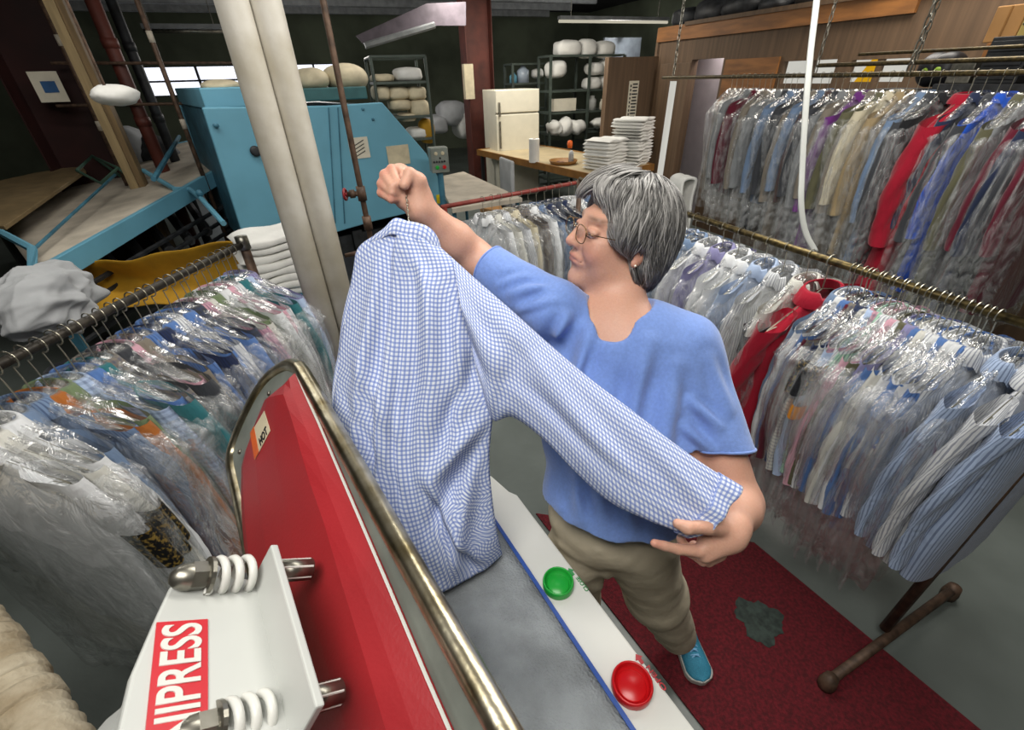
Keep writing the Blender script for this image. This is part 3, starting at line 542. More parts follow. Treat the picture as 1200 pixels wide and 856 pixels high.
# notices taped on
for (x0, y0, x1, y1, m_, lab) in [(412, 160, 430, 187, 'paper', 'small white notice taped on the blue machine, printed'), (456, 169, 478, 195, 'cream', 'blank beige sheet taped on the blue machine above the fist')]:
    a_, c_ = PM(x0, y1, -.006), PM(x1, y0, -.006); t = thing('paper_notice', lab, 'notice', tuple((a_+c_)/2)); wv = (c_-a_)@mD
    MB().box((a_+c_)/2, (wv, .003, c_[2]-a_[2]), [mD, mN, Z3]).build('sheet', M[m_], t)
    if m_ == 'paper':
        g = MB()
        for i in range(4): g.box((a_+c_)/2-mN*.003+Z3*(.04-.03*i), (wv*.6, .001, .008), [mD*math.cos(.4)+Z3*math.sin(.4), mN, Z3])
        g.build('writing', M['black'], t)
# yellow warning sticker at the corner
p = PM(516, 233, -.008); MB().box(p, (.09, .004, .09), [mD, mN, Z3]).build('warning_sticker', mat('warn_yellow', 'd8c21a', .5), T)
# bundles on the hood
for i, (x0, y0, x1, y1, m_, lab) in enumerate([(243, 92, 285, 110, 'cream', 'brown-tinged linen roll on the ironing machine, left of the pipes'), (357, 78, 388, 108, 'cream', 'round cream bundle on the ironing machine, left of the biggest bundle'), (392, 73, 434, 109, 'cream', 'biggest round cream bundle on the ironing machine')]):
    a_, c_ = PM(x0, y1, .3), PM(x1, y0, .3); hz = c_[2]-a_[2]; wv = (c_-a_)@mD
    b = MB().blob(((a_+c_)/2)+mN*.2, (wv, .5, hz), 300+i, .06, ax=[mD, mN, Z3], e=.9); tag(b.build('linen_bundle', M[m_], smooth=True), lab, 'bundle', 'bundles on top of the ironing machine')
# control box and finishing table right of machine
pb = PB(514, 187, 4.9)
t = thing('control_box', 'grey control box with round buttons beside the blue machine', 'control box', (pb[0], pb[1], 0)); W_, H_ = .17, .22
MB().box(pb, (W_, .12, H_), AX).build('housing', M['greyband'], t, bevel=.006)
MB().cyl(pb-Z3*H_/2, (pb[0], pb[1], .0), .03, 10).build('stand', M['bluedark'], t)
for i, (dx, dz, r_, c_) in enumerate([(-.035, .06, .016, 'cream'), (.03, .06, .016, 'cream'), (-.06, -.01, .009, 'black'), (-.035, -.01, .009, 'black'), (-.01, -.01, .009, 'black'), (.015, -.01, .009, 'black'), (.04, -.01, .009, 'black'), (0, .02, .008, 'black'), (-.035, -.06, .018, 'green'), (.035, -.06, .018, 'redbright')]):
    MB().lathe(pb+A3*.06+B3*dx+Z3*dz, A3, [(0, 0), (r_, 0), (r_, .012), (0, .015)], 10).build('button', M[c_], t)
q = [PZ(511, 208, .8), PZ(543, 201, .8), PZ(612, 232, .8), PZ(530, 245, .8)]
t = thing('folding_table', 'pale beige low table between blue machine and red rail', 'table', tuple(sum(q)/4*[1, 1, 0])); MB().prism(q, (0, 0, -.04)).build('table_top', M['canvas'], t)
for p in q: pp = p+(sum(q)/4-p)*.08; MB().cyl(pp-Z3*.04, pp*[1, 1, 0], .02, 8).build('leg', M['bluedark'], t)
# stack of folded towels in front of the machine
t = thing('side_table', 'low table holding folded sheets below the blue machine', 'table', tuple(PZ(345, 345, .55)*[1, 1, 0])); pt = PZ(345, 335, .62)
MB().box(pt-Z3*.02, (.62, .45, .04), [mD, mN, Z3]).build('table_top', M['bluedark'], t)
for i in (-1, 1):
    for j in (-1, 1): pp = pt+mD*i*.27+mN*j*.19; MB().cyl(pp-Z3*.04, pp*[1, 1, 0], .018, 8).build('leg', M['darkm'], t)
towel_stack(pt, .55, .38, 8, .05, math.atan2(mD[1], mD[0]), lf('folded white sheet in the pile below the blue machine'), 'pile of folded sheets below the blue machine', 5)
# ------------------------------------------------ conveyor bed on the left
T = thing('conveyor', 'sloped blue-framed feed conveyor with beige belt, left of machine', 'conveyor', tuple(PZ(180, 250, .9)*[1, 1, 0]))
n0, n1 = PZ(258, 196, 1.12), PZ(40, 318, .88); f0, f1 = PZ(246, 160, 1.2), PZ(-30, 222, .88)
G = [[n0*(1-u)*(1-v)+n1*u*(1-v)+f0*(1-u)*v+f1*u*v for v in np.linspace(0, 1, 8)] for u in np.linspace(0, 1, 12)]
o = MB().grid(G).build('belt', M['canvas'], T, smooth=True); s_ = o.modifiers.new('solid', 'SOLIDIFY'); s_.thickness = .02
u_ = (n1-n0)/np.linalg.norm(n1-n0); sd = np.cross(u_, Z3); sd /= np.linalg.norm(sd); upv = np.cross(sd, u_)
MB().box((n0+n1)/2-upv*.06, (np.linalg.norm(n1-n0)+.1, .04, .14), [u_, sd, upv]).build('side_rail', M['blue'], T, bevel=.005)
u2 = (f1-f0)/np.linalg.norm(f1-f0); s2 = np.cross(u2, Z3); s2 /= np.linalg.norm(s2)
MB().box((f0+f1)/2-Z3*.04, (np.linalg.norm(f1-f0)+.1, .04, .1), [u2, s2, np.cross(s2, u2)]).build('side_rail', M['blue'], T, bevel=.005)
for p in (n0, n1, f0, f1): MB().box((p-Z3*.1)*[1, 1, .5], (.05, .05, p[2]-.1), AX).build('leg', M['bluedark'], T)
def cpath(*pts): return smooth_path([PZ(*p) for p in pts], 6)
MB().tube([PZ(168, 200, 1.15), PZ(205, 222, 1.05), PZ(222, 222, 1.03), PZ(235, 232, 1.0), PZ(262, 262, .9)], .022, 8).build('lever_arm', M['blue'], T)
MB().tube([PZ(180, 210, 1.25), PZ(210, 160, 1.35)], .02, 6).build('brace', M['bluedark'], T)
MB().tube([PZ(40, 292, .95), PZ(135, 205, 1.15)], .012, 6).build('brace', M['bluedark'], T)
MB().tube([PZ(0, 272, 1.0), PZ(38, 292, .98), PZ(38, 330, .8), PZ(-10, 350, .7)], .025, 6).build('lever_arm', M['blue'], T)
MB().lathe(PZ(234, 226, 1.03), (.5, -.8, .1), [(0, 0), (.03, 0), (.03, .1), (0, .1)], 12).build('hub', M['bluedark'], T, smooth=True)
b = MB()
for i in range(9): u = i/8; a_ = (n0*(1-u)+n1*u)*[1, 1, 0]+Z3*.62; c_ = (f0*(1-u)+f1*u)*[1, 1, 0]+Z3*.62; b.tube([a_, c_], .045, 8)
for r_ in range(5): a_ = n0*[1, 1, 0]+Z3*(.3+.12*r_); c_ = n1*[1, 1, 0]+Z3*(.25+.1*r_); b.tube([a_, c_], .02, 6)
b.build('roller_bed', M['darkm'], T)
# board lying on the belt
q = [PZ(-40, 268, 1.02), PZ(8, 270, 1.0), PZ(102, 203, 1.12), PZ(96, 196, 1.12), PZ(40, 207, 1.12), PZ(-40, 225, 1.1)]
t = MB().prism(q, (0, 0, .03)).build('plywood_board', mat('tan_board', '7d6a4a', .7), bevel=.005); tag(t, 'tan padded board lying across the left end of the conveyor', 'board')
b = MB(); pts = [PZ(90, 200, 1.2), PZ(108, 183, 1.25), PZ(138, 197, 1.2), PZ(118, 215, 1.15), PZ(90, 200, 1.2)]
b.tube(pts, .014, 6); b.tube([pts[1], pts[1]+V3((.1, .15, -.25))], .014, 6); b.tube([pts[2], pts[2]+V3((.1, .15, -.25))], .014, 6); tag(b.build('feed_bracket', mat('green_paint', '3f5e50', .6)), 'greenish open metal bracket behind the tan padded board', 'bracket')
# yellow tarp slung under the machine
P = [[PZ(*p) for p in r_] for r_ in [
 [(275, 283, .86), (185, 298, .82), (110, 306, .8), (66, 318, .76)], [(278, 300, .7), (200, 325, .62), (130, 330, .6), (72, 338, .6)], [(284, 318, .52), (215, 352, .5), (150, 362, .5), (80, 375, .5)]]]
P = np.array(P); rows = [smooth_path(r_, 10) for r_ in P]; rows = np.array(rows); G = np.array([smooth_path(rows[:, j], 8) for j in range(rows.shape[1])])
rs = np.random.RandomState(2); uu, vv = np.meshgrid(np.linspace(0, 1, G.shape[1]), np.linspace(0, 1, G.shape[0])); G[..., 2] += .015*np.sin(9*vv+2*uu)+.01*np.sin(23*vv+3*uu)
o = MB().grid(G).build('canvas_tarp', M['yellow'], smooth=True); s_ = o.modifiers.new('solid', 'SOLIDIFY'); s_.thickness = .006; tag(o, 'yellow canvas sling stretched under the conveyor, behind left rail', 'canvas sling')
# ------------------------------------------------ pipes and post
def pipe(name, x0, y0, dist, x1, y1, r, m, label, zlo=0, ztop=3.4, parent_kids=None):
    """a vertical pipe standing where the ray of its upper mark meets the given distance"""
    p = CP+ray(x0, y0)*dist; t = thing(name, label, 'pipe', (p[0], p[1], zlo)); return p, t
p, T = pipe('steam_pipe', 272, 3, 1.37, 0, 0, .05, None, 'fat white vertical pipe left of its twin, nearest blue machine')
MB().cyl((p[0], p[1], 0), (p[0], p[1], 3.4), .05, 32).build('pipe_body', M['whitepipe'], T, smooth=True)
for z in (.4,): MB().cyl((p[0], p[1], z), (p[0], p[1], z+.03), .0515, 32).build('coupling', M['whitepipe'], T, smooth=True)
p, T = pipe('steam_pipe', 311, 3, 1.42, 0, 0, .05, None, 'fat white vertical pipe on the right, nearer the thin rusty pipe')
MB().cyl((p[0], p[1], 0), (p[0], p[1], 3.4), .05, 32).build('pipe_body', M['whitepipe'], T, smooth=True)
for z in (.45,): MB().cyl((p[0], p[1], z), (p[0], p[1], z+.03), .0515, 32).build('coupling', M['whitepipe'], T, smooth=True)
p, T = pipe('rusty_pipe', 379, 3, 1.62, 0, 0, .012, None, 'thin rusty vertical pipe with a small red valve wheel')
x_, y_ = p[0], p[1]; MB().cyl((x_, y_, 0), (x_, y_, 3.4), .0125, 12).build('pipe_body', M['rust'], T, smooth=True)
def zat(py, p):   # height at which the vertical through p shows at row py
    zz = np.linspace(0, 3, 601); P_ = np.stack([np.full(601, p[0]), np.full(601, p[1]), zz], -1)-CP; yy = 428-FPX*(P_@_u)/(P_@_f); return zz[np.argmin(abs(yy-py))]
zv = zat(227, p)
for z in (zv, zat(262, p), zat(290, p)): MB().cyl((x_, y_, z-.03), (x_, y_, z+.03), .02, 12).build('fitting', M['rust'], T, smooth=True)
b = MB(); b.cyl((x_, y_, zv), (x_-.06, y_-.01, zv), .011, 8); b.cyl((x_-.03, y_, zv), (x_-.05, y_-.01, zv), .018, 8); v_ = b.build('valve', M['rust'], T, smooth=True)
b = MB(); b.tube([V3((x_-.07, y_-.01, zv))+V3((0, math.cos(a)*.022, math.sin(a)*.022)) for a in np.linspace(0, 6.28, 14)], .006, 6); b.cyl((x_-.06, y_-.01, zv), (x_-.075, y_-.01, zv), .008, 8); b.build('valve_wheel', mat('valve_red', '8a1f25', .4), v_, smooth=True)
MB().tube([(x_, y_, zat(292, p)), (x_-.12, y_-.05, zat(292, p)-.01)], .01, 8).build('branch', M['rust'], T, smooth=True)
# raw wood post, rust pipe, dark drop pipe at left
p = PB(110, 110, 6.0); T = thing('wood_post', 'raw pale wood post leaning at left beside the red column', 'post', (p[0], p[1], 0)); 
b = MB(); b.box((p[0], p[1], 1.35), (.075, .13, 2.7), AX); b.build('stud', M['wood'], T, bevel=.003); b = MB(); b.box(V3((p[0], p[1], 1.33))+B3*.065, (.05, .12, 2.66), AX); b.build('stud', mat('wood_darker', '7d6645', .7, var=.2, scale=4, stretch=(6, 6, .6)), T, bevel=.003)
for (x, y, Yd, r, m_, lab) in [(133, 60, 6.6, .06, 'redsteel', 'thick rust-brown vertical pipe behind the raw wood post'), (100, 110, 6.2, .025, 'rust', 'thin dark pipe with pale joints left of raw wood post'), (198, 100, 5.8, .02, 'rust', 'thin dark pipe in front of the bright window'), (166, 90, 7.2, .05, 'darkm', 'dark grey vertical pipe left of the bright window')]:
    p = PB(x, y, Yd); T = thing('vertical_pipe', lab, 'pipe', (p[0], p[1], 0)); MB().cyl((p[0], p[1], 0), (p[0], p[1], 3.4), r, 12).build('pipe_body', M[m_], T, smooth=True)
    for z in (1.5, 2.15): MB().cyl((p[0], p[1], z), (p[0], p[1], z+.08), r*1.15, 12).build('coupling', M['canvas' if m_ == 'rust' else m_], T, smooth=True)
for (a_, c_, lab) in [((60, 74), (272, 74), 'upper thin horizontal conduit crossing before the back wall at left'), ((66, 124), (240, 121), 'lower thin horizontal conduit crossing before the back wall at left')]:
    tag(MB().cyl(PB(*a_, 6.5), PB(*c_, 6.5), .014, 8).build('conduit', M['rust']), lab, 'conduit')
# ------------------------------------------------ wrapped duct at bottom left
pa, pb_ = PD(-60, 715, .80), PD(62, 895, .66)
T = thing('wrapped_duct', 'fat cloth-wrapped duct with rust stains, bottom left corner', 'duct', tuple(pb_))
pp = smooth_path([pa+(pa-pb_)*.9, pa, (pa*.5+pb_*.5), pb_, pb_+(pb_-pa)*.8], 30); n = len(pp); rad = .050+.0022*np.sin(np.arange(n)*1.7)
MB().tube(pp, rad, 28).build('wrapping', M['duct'], T, smooth=True)
for f in (.4, .52, .6): i = int(f*n); MB().tube(pp[i:i+6], .055, 28).build('band', M['duct'], T, smooth=True)
for i, (x, y) in enumerate([(12, 752), (62, 762), (52, 800), (70, 840)]):
    d = ray(x, y); i_ = np.argmin(np.linalg.norm(np.cross(pp-CP, d/np.linalg.norm(d)), axis=1)); pass
# ------------------------------------------------ floor mat
q = [PZ(628, 603, 0), PZ(883, 637, 0), PZ(1147, 856, 0)]; ex = (q[2]-q[1])/np.linalg.norm(q[2]-q[1])
q = [q[0], q[1], q[1]+ex*1.5, q[1]+ex*1.5+(q[0]-q[1])]
T = thing('floor_mat', 'dark red carpet mat on the floor under the woman', 'mat', tuple(sum(q)/4)); MB().prism(q, (0, 0, .008)).build('carpet', M['mat'], T)
cx = PZ(890, 727, .01); pts = [cx+V3((math.cos(a), math.sin(a), 0))*(.085+.012*math.sin(3*a+1)+.008*math.sin(7*a)+.004*math.sin(17*a)) for a in np.linspace(0, 2*np.pi, 48, endpoint=False)]
MB().prism([p*[1, 1, 0]+Z3*.0085 for p in pts], (0, 0, .0015)).build('worn_patch', M['hole'], T, label='dark worn-through patch in the carpet')
# ------------------------------------------------ hanging strap
pts = [PD(*p) for p in [(962, -60, 2.0), (957, 0, 2.0), (950, 60, 2.05), (944, 130, 2.12), (940, 200, 2.2), (939, 240, 2.24), (944, 272, 2.28), (956, 296, 2.3)]]
pts = smooth_path(pts, 8); o = MB().tube(pts, .014, 8, flat=.25, up=(.3, 1, 0)).build('hanging_strap', M['white'], smooth=True); tag(o, 'white strap dangling from the roof before the upper clothes rack', 'strap')
# ================================================================ GARMENTS AND RACKS
def sm(x, a, b): t = np.clip((x-a)/(b-a), 0, 1); return t*t*(3-2*t)
def garment_body(seed, hw=.22, length=.74, th=.04, flare=1.12, drop=.075, nz=44, nu=48):
    rs = np.random.RandomState(seed); z = np.concatenate([np.linspace(0, .16, 14), np.linspace(.16, 1, nz-14)[1:]]); a = np.linspace(0, 2*np.pi, nu, endpoint=False)
    ph = rs.rand(8)*6.28; fr = rs.uniform(18, 55, 8); rows = []
    for v in z:
        w = .05+(hw-.05)*min(1, (v/.12))**.8 if v < .12 else hw*(1+(flare-1)*(v-.12)-.06*math.sin(math.pi*min(1, (v-.12)/.5)))
        zz = -.115-length*v
        x = np.sign(np.cos(a))*np.abs(np.cos(a))**.75*w
        t0 = th*(.35+.65*sm(v, 0, .2)); sh = -.0*0
        zr = zz - (0 if v > .12 else 0)
        y = np.sign(np.sin(a))*np.abs(np.sin(a))**.8*t0
        amp = .011*sm(v, .05, .5)+.002
        f = sum(np.sin(x*fr[k]+ph[k]+v*(k-3)*1.6) for k in range(8))/3
        y = y+amp*f*(.6+.4*np.sign(np.sin(a)))
        zs = np.full(nu, zr) + (.02*np.cos(2*a)*sm(v, .8, 1))
        rows.append(np.stack([x+.003*np.sin(v*12+ph[1]), y, zs], -1))
    return np.array(rows)
def sleeve(seed, side, hw, L, r0=.062, r1=.038, th=.5, bend=.03, z0=-.2):
    rs = np.random.RandomState(seed+side*17+20); n = 22; rows = []; a = np.linspace(0, 2*np.pi, 18, endpoint=False); sw = rs.uniform(-.02, .03)
    for i, v in enumerate(np.linspace(0, 1, n)):
        cx = side*(hw-.035+.045*math.sin(min(1, v*2.2)*1.4)+.02*v); cy = sw*v+bend*math.sin(v*2.5); cz = z0+.045-L*v
        r = r0+(r1-r0)*v**.8; r *= 1+.03*math.sin(v*11+seed)+.012*math.sin(v*23)
        if v > .93: r = r1*1.08
        rows.append(np.stack([cx+r*np.cos(a)*(1+.06*np.sin(3*a+v*9)), cy+r*th*np.sin(a)+.004*np.sin(a*4+v*20), np.full(18, cz)+side*(-.3)*np.cos(a)*r*(1-v)], -1))
    return np.array(rows)
def ring_strip(rows): return np.array(rows)
def guv(G):
    d = np.linalg.norm(G-np.roll(G, 1, 1), axis=2).mean(0); d[0] = 0; U = np.cumsum(d); n = len(U); U = np.minimum(U, U[-1]-U) if n > 30 else U
    return np.stack([np.broadcast_to(U, G.shape[:2]), G[..., 2]], -1).reshape(-1, 2)
PROT = {}
def make_garment(key, kind, seed, hw=.22, length=.74, th=.04, slv=.58, bagL=1.0, flare=1.12, bag=True, hook=True):
    T = thing('bagged_'+kind, None, None, (0, 0, 0)); T['category'] = kind
    if kind in ('shirt', 'jacket', 'coat', 'dress'):
        b = MB(); gb = garment_body(seed, hw, length, th, flare); b.grid(gb, closed=True); UV = [guv(gb)]
        if slv:
            for s in (-1, 1): gs = sleeve(seed, s, hw, slv, r0=.06 if kind == 'shirt' else .075, r1=.042 if kind == 'shirt' else .055, th=.45 if kind == 'shirt' else .5, z0=-.11-length*.12); b.grid(gs, closed=True); UV.append(guv(gs))
        g = b.build(kind, M['cloth'], T, smooth=True, uvs=np.vstack(UV)); g.material_slots[0].link = 'OBJECT'; g.material_slots[0].material = M['cloth']
        # collar
        a = np.linspace(.25, 2*np.pi-.25, 26); rows = []
        for r, z in ((.058, -.125), (.052, -.092), (.05, -.085), (.062, -.09), (.078, -.118), (.08, -.13)):
            rows.append(np.stack([np.sin(a)*r*1.05, -np.cos(a)*r*.55, z-.02*np.cos(a)*0+np.where((a < .9) | (a > 5.38), -.02, 0)], -1))
        c = MB().grid(np.array(rows)).build('collar', M['cloth'], g, smooth=True, uvs=guv(np.array(rows))); c.material_slots[0].link = 'OBJECT'; c.material_slots[0].material = M['cloth']
    else:   # trousers folded over the hanger bar
        rs = np.random.RandomState(seed); b = MB(); a = np.linspace(0, 2*np.pi, 30, endpoint=False); rows = []
        for v in np.linspace(0, 1, 26):
            w = .13+.05*v; rows.append(np.stack([np.sign(np.cos(a))*np.abs(np.cos(a))**.6*w+.01*math.sin(v*6+seed), np.sin(a)*(.016+.012*v)+.005*np.sin(a*3+v*9), np.full(30, -.17-length*v)], -1))
        b.grid(np.array(rows), closed=True); g = b.build('trousers', M['cloth'], T, smooth=True, uvs=guv(np.array(rows))); g.material_slots[0].link = 'OBJECT'; g.material_slots[0].material = M['cloth']
    # wire hanger
    a = np.linspace(math.pi*1.15, -math.pi*.55, 14); hk = [(math.cos(t)*.019, 0, math.sin(t)*.019+.0) for t in a]
    pts = hk+[(0, 0, -.045), (0, 0, -.095)]
    b = MB().tube(smooth_path(pts, 2), .0017, 5); hh = min(hw, .2); b.tube([(0, 0, -.095), (hh, 0, -.175), (-hh, 0, -.175), (0, 0, -.095)], .0017, 5)
    b.build('hanger', M['wire'], T)
    if bag:
        rs = np.random.RandomState(seed+99); nu = 44; a = np.linspace(0, 2*np.pi, nu, endpoint=False); rows = []; ph = rs.rand(12)*6.28; W0 = hw+.088
        fr = np.array([3, 5, 7, 11, 13, 17])
        for v in np.concatenate([np.linspace(0, .2, 14), np.linspace(.2, 1, 28)[1:]]):
            w = .02+(W0-.02)*min(1, v/.17)**.75 if v < .17 else W0*(1+.05*math.sin(v*9+ph[0]))*(1-.08*(v-.17)); t0 = (th+.020)*(.3+.7*min(1, v/.2))
            am = .004+.012*sm(v, .1, .9); f = sum(np.sin(a*fr[k]+ph[k]+v*5*math.sin(ph[k+6])) for k in range(6))/2.2
            rows.append(np.stack([np.sign(np.cos(a))*np.abs(np.cos(a))**.8*w+am*.5*f, np.sin(a)*t0*(1+.15*math.sin(v*11+ph[2]))+am*f, -.085-bagL*v+.004*f+.035*np.sin(a*2+ph[3])*sm(v, .85, 1)], -1))
        bg = MB().grid(np.array(rows), closed=True).build('plastic_bag', M['bag'], T, smooth=True)
    PROT[key] = T; return T
for i in range(3): make_garment(('shirt', i), 'shirt', 10+i*7, hw=.195+.005*i, length=.68+.03*i, th=.03, slv=.58, bagL=[.88, .96, .84][i])
for i in range(2): make_garment(('jacket', i), 'jacket', 50+i*5, hw=.225, length=.74, th=.045, slv=.6, bagL=.92+.08*i, flare=1.0)
for i in range(2): make_garment(('coat', i), 'coat', 70+i*5, hw=.215, length=1.0+.06*i, th=.045, slv=.62, bagL=1.2, flare=1.12)
for i in range(2): make_garment(('trousers', i), 'trousers', 90+i*5, hw=.18, length=.66+.08*i, th=.03, bagL=.86+.08*i)
make_garment(('opencoat', 0), 'coat', 83, hw=.22, length=1.05, th=.05, slv=.65, bag=False, flare=1.2)
make_garment(('openshirt', 0), 'shirt', 84, hw=.2, length=.72, th=.035, slv=.6, bag=False)
CN = dict(white='dcdee0', offwhite='c9c8c0', paleblue='a9bbd8', blue='5577b0', royal='1f4fb8', navy='232c47', lilac='9a94bd', lavender='8784ac', maroon='5e1a2b', red='9c122a', pink='c99aa8', grey='7d8082', charcoal='3b3d42', olive='5c5a44', brown='5a4636', tan='9a8766', mint='a3c8b0', teal='2f6d74', black='1c1d20', sage='6d7d5c', greyblue='6e83a0', purple='6a2f7a', orange='a8642c', cream='c8bfa6', taupe='7b7368')
NMS = dict(paleblue='pale blue', royal='royal blue', offwhite='off-white', greyblue='grey-blue')
USED = set()
def hang(p, ang, kind, col, pat, label, group, seed, tilt=0, sway=0, sc=1.0):
    r = random.Random(seed); n = {'shirt': 3, 'jacket': 2, 'coat': 2, 'trousers': 2, 'opencoat': 1, 'openshirt': 1}[kind]; key = (kind, r.randrange(n)); pr_ = PROT[key]
    T = pr_ if key not in USED else copy_tree(pr_)
    T.location = tuple(p); T.rotation_euler = (tilt, sway, ang); T.scale = (sc, 1, sc)
    if key in USED: pass
    USED.add(key)
    T['label'] = label; T['group'] = group
    for c in T.children:
        if c.name.split('.')[0] in ('shirt', 'jacket', 'coat', 'trousers'):
            cc = list(hexc(CN[col])); j = r.uniform(.92, 1.06); cc = [min(1, x*j) for x in cc[:3]]+[1]
            c.color = cc; c.material_slots[0].material = M[pat]
            for s in c.children: s.color = cc; s.material_slots[0].material = M[pat]
    return T
ORD = ['first', 'second', 'third', 'fourth', 'fifth', 'sixth', 'seventh', 'eighth', 'ninth', 'tenth', 'eleventh', 'twelfth', 'thirteenth', 'fourteenth', 'fifteenth', 'sixteenth', 'seventeenth', 'eighteenth', 'nineteenth', 'twentieth', 'twenty-first', 'twenty-second', 'twenty-third', 'twenty-fourth', 'twenty-fifth', 'twenty-sixth', 'twenty-seventh', 'twenty-eighth', 'twenty-ninth', 'thirtieth', 'thirty-first', 'thirty-second', 'thirty-third', 'thirty-fourth', 'thirty-fifth', 'thirty-sixth', 'thirty-seventh', 'thirty-eighth', 'thirty-ninth', 'fortieth', 'forty-first', 'forty-second', 'forty-third', 'forty-fourth', 'forty-fifth', 'forty-sixth', 'forty-seventh', 'forty-eighth', 'forty-ninth', 'fiftieth']
def row(P0, P1, items, side, where, group, seed, jit=.07, anchor=None, t0=0, t1=1, warp=None, scl=1.0, swy=0):
    """hang the items evenly from P0 to P1; side is the horizontal angle of the garments' width"""
    r = random.Random(seed); n = len(items); out = []
    for i, it in enumerate(items):
        kind, col, pat = (it.split('/')+['cloth'])[:3] if it.count('/') < 2 else it.split('/')
        u = t0+(t1-t0)*((i+.5+r.uniform(-.2, .2))/n if warp is None else float(np.interp(i+r.uniform(-.2, .2), warp[0], warp[1]))); p = V3(P0)*(1-u)+V3(P1)*u
        kd = {'opencoat': 'coat', 'openshirt': 'shirt'}.get(kind, kind); pn = {'cloth': '', 'stripe': ' striped', 'check': ' checked'}[pat]
        if anchor is None: pos = ORD[i]+' '+where
        else:
            a = i-anchor[0]; pos = where if a == 0 else '%s %s %s' % (ORD[abs(a)-1], anchor[1] if a < 0 else anchor[2], anchor[3])
        bagw = '' if kind.startswith('open') else ' in plastic'
        lab = '%s%s %s%s, %s' % (NMS.get(col, col), pn, kd, bagw, pos)
        out.append(hang(p, side+r.uniform(-jit, jit), kind, col, pat, lab, group, seed*100+i, tilt=r.uniform(-.03, .03), sway=swy+r.uniform(-.02, .02), sc=scl*r.uniform(.96, 1.03)))
    return out
def patch(T, pts_uv, m, name='shoulder_patch', label=None, side=-1):
    g = [c for c in T.children if c.name.split('.')[0] in ('shirt', 'jacket', 'coat')][0]
    b = MB(); OFF[g.name] = np.zeros(3)
    for (x0, x1, z0, z1, y) in pts_uv:
        b.box(((x0+x1)/2, y, (z0+z1)/2), (x1-x0, .004, z1-z0))
    o = b.build(name, m, g, bevel=.001, label=label); return o
angB = math.atan2(B2[1], B2[0])
# ---- right floor rack
RZ = 1.27
R0, R1 = PZ(716, 222, RZ), PZ(1183, 374, RZ); du = (R1-R0)/np.linalg.norm(R1-R0); angR = math.atan2(-du[0], du[1])+math.pi  # width direction: across the rod
angR = math.atan2(du[0], -du[1])
T = thing('clothes_rack', 'brass-coloured pipe clothes rack on floor behind woman, running to the right', 'clothes rack', tuple((R0+R1)/2*[1, 1, 0]))
E0, E1 = R0-du*.35, R1+du*.12
MB().tube([E0, R1+du*.3], .013, 12).build('rod', M['brass'], T, smooth=True)
side = V3((-du[1], du[0], 0))
upr = R1+du*.19
pf = PZ(985, 800, .05), PZ(1128, 693, .05)
for e, f in ((upr, None), (E0, None)):
    MB().cyl(e*[1, 1, 0]+Z3*.06, e, .017, 10).build('upright', M['rust'], T, smooth=True)
    a_, c_ = (pf if e is upr else (e*[1, 1, 0]+side*.3+Z3*.05, e*[1, 1, 0]-side*.3+Z3*.05))
    if e is upr: sh_ = (upr-(pf[0]+pf[1])/2)*[1, 1, 0]*.9; a_, c_ = pf[0]+sh_*.5, pf[1]+sh_*.5
    ft = MB().cyl(a_, c_, .016, 10).build('foot', M['rust'], T, smooth=True)
    for q_ in (a_, c_): MB().lathe(q_*[1, 1, 0], Z3, [(0, 0), (.026, 0), (.028, .03), (.022, .07), (0, .075)], 12).build('end_cap', M['rust'], ft, smooth=True)
items = ('shirt/white shirt/white/stripe shirt/paleblue shirt/white shirt/white/check shirt/lilac shirt/white/stripe shirt/white shirt/paleblue/stripe shirt/greyblue '
 'shirt/white shirt/lavender shirt/white shirt/white shirt/paleblue shirt/white/stripe shirt/offwhite openshirt/red shirt/greyblue shirt/white shirt/blue shirt/maroon shirt/taupe/check shirt/navy/check shirt/offwhite/check '
 'shirt/paleblue shirt/pink/check shirt/mint/stripe shirt/white/stripe shirt/pink shirt/white/stripe shirt/olive shirt/lavender shirt/blue shirt/offwhite shirt/white/stripe shirt/white shirt/blue shirt/white shirt/white shirt/blue/stripe shirt/white/stripe').split()
ired = items.index('openshirt/red')
pr_ = PZ(953, 312, RZ); ured = float((pr_-R0)@du/np.linalg.norm(R1-R0))
r1 = row(R0, R1, items, angR, 'right floor rack', 'garments on the right floor rack', 5, swy=-.12, warp=([0, ired-1, ired, ired+1, len(items)-1], [0, ured-.05, ured, ured+.04, .99]), anchor=(ired, 'behind the red one on', 'before the red one on', 'right floor rack'))
r1[ired].scale = (1.2, 1.7, 1.12); r1[ired]['label'] = 'bright red uncovered shirt standing out on the right floor rack'
xr = hang(R1+du*.05, angR, 'shirt', 'paleblue', 'stripe', 'pale blue striped shirt cut by right frame edge, end of the right floor rack', 'garments on the right floor rack', 77, sway=-.12)
hang(R1+du*.11, angR+.05, 'openshirt', 'white', 'stripe', 'white and blue striped shirt without plastic, last at the right frame edge', 'garments on the right floor rack', 78, sway=-.12)
for j in (16,): patch(r1[j], [(-.25, -.18, -.30, -.22, -.035)], M['bpatch'], label='dark embroidered sleeve patch'); patch(r1[j], [(-.25, -.18, -.30, -.22, .035)], M['bpatch'], label='dark embroidered sleeve patch')
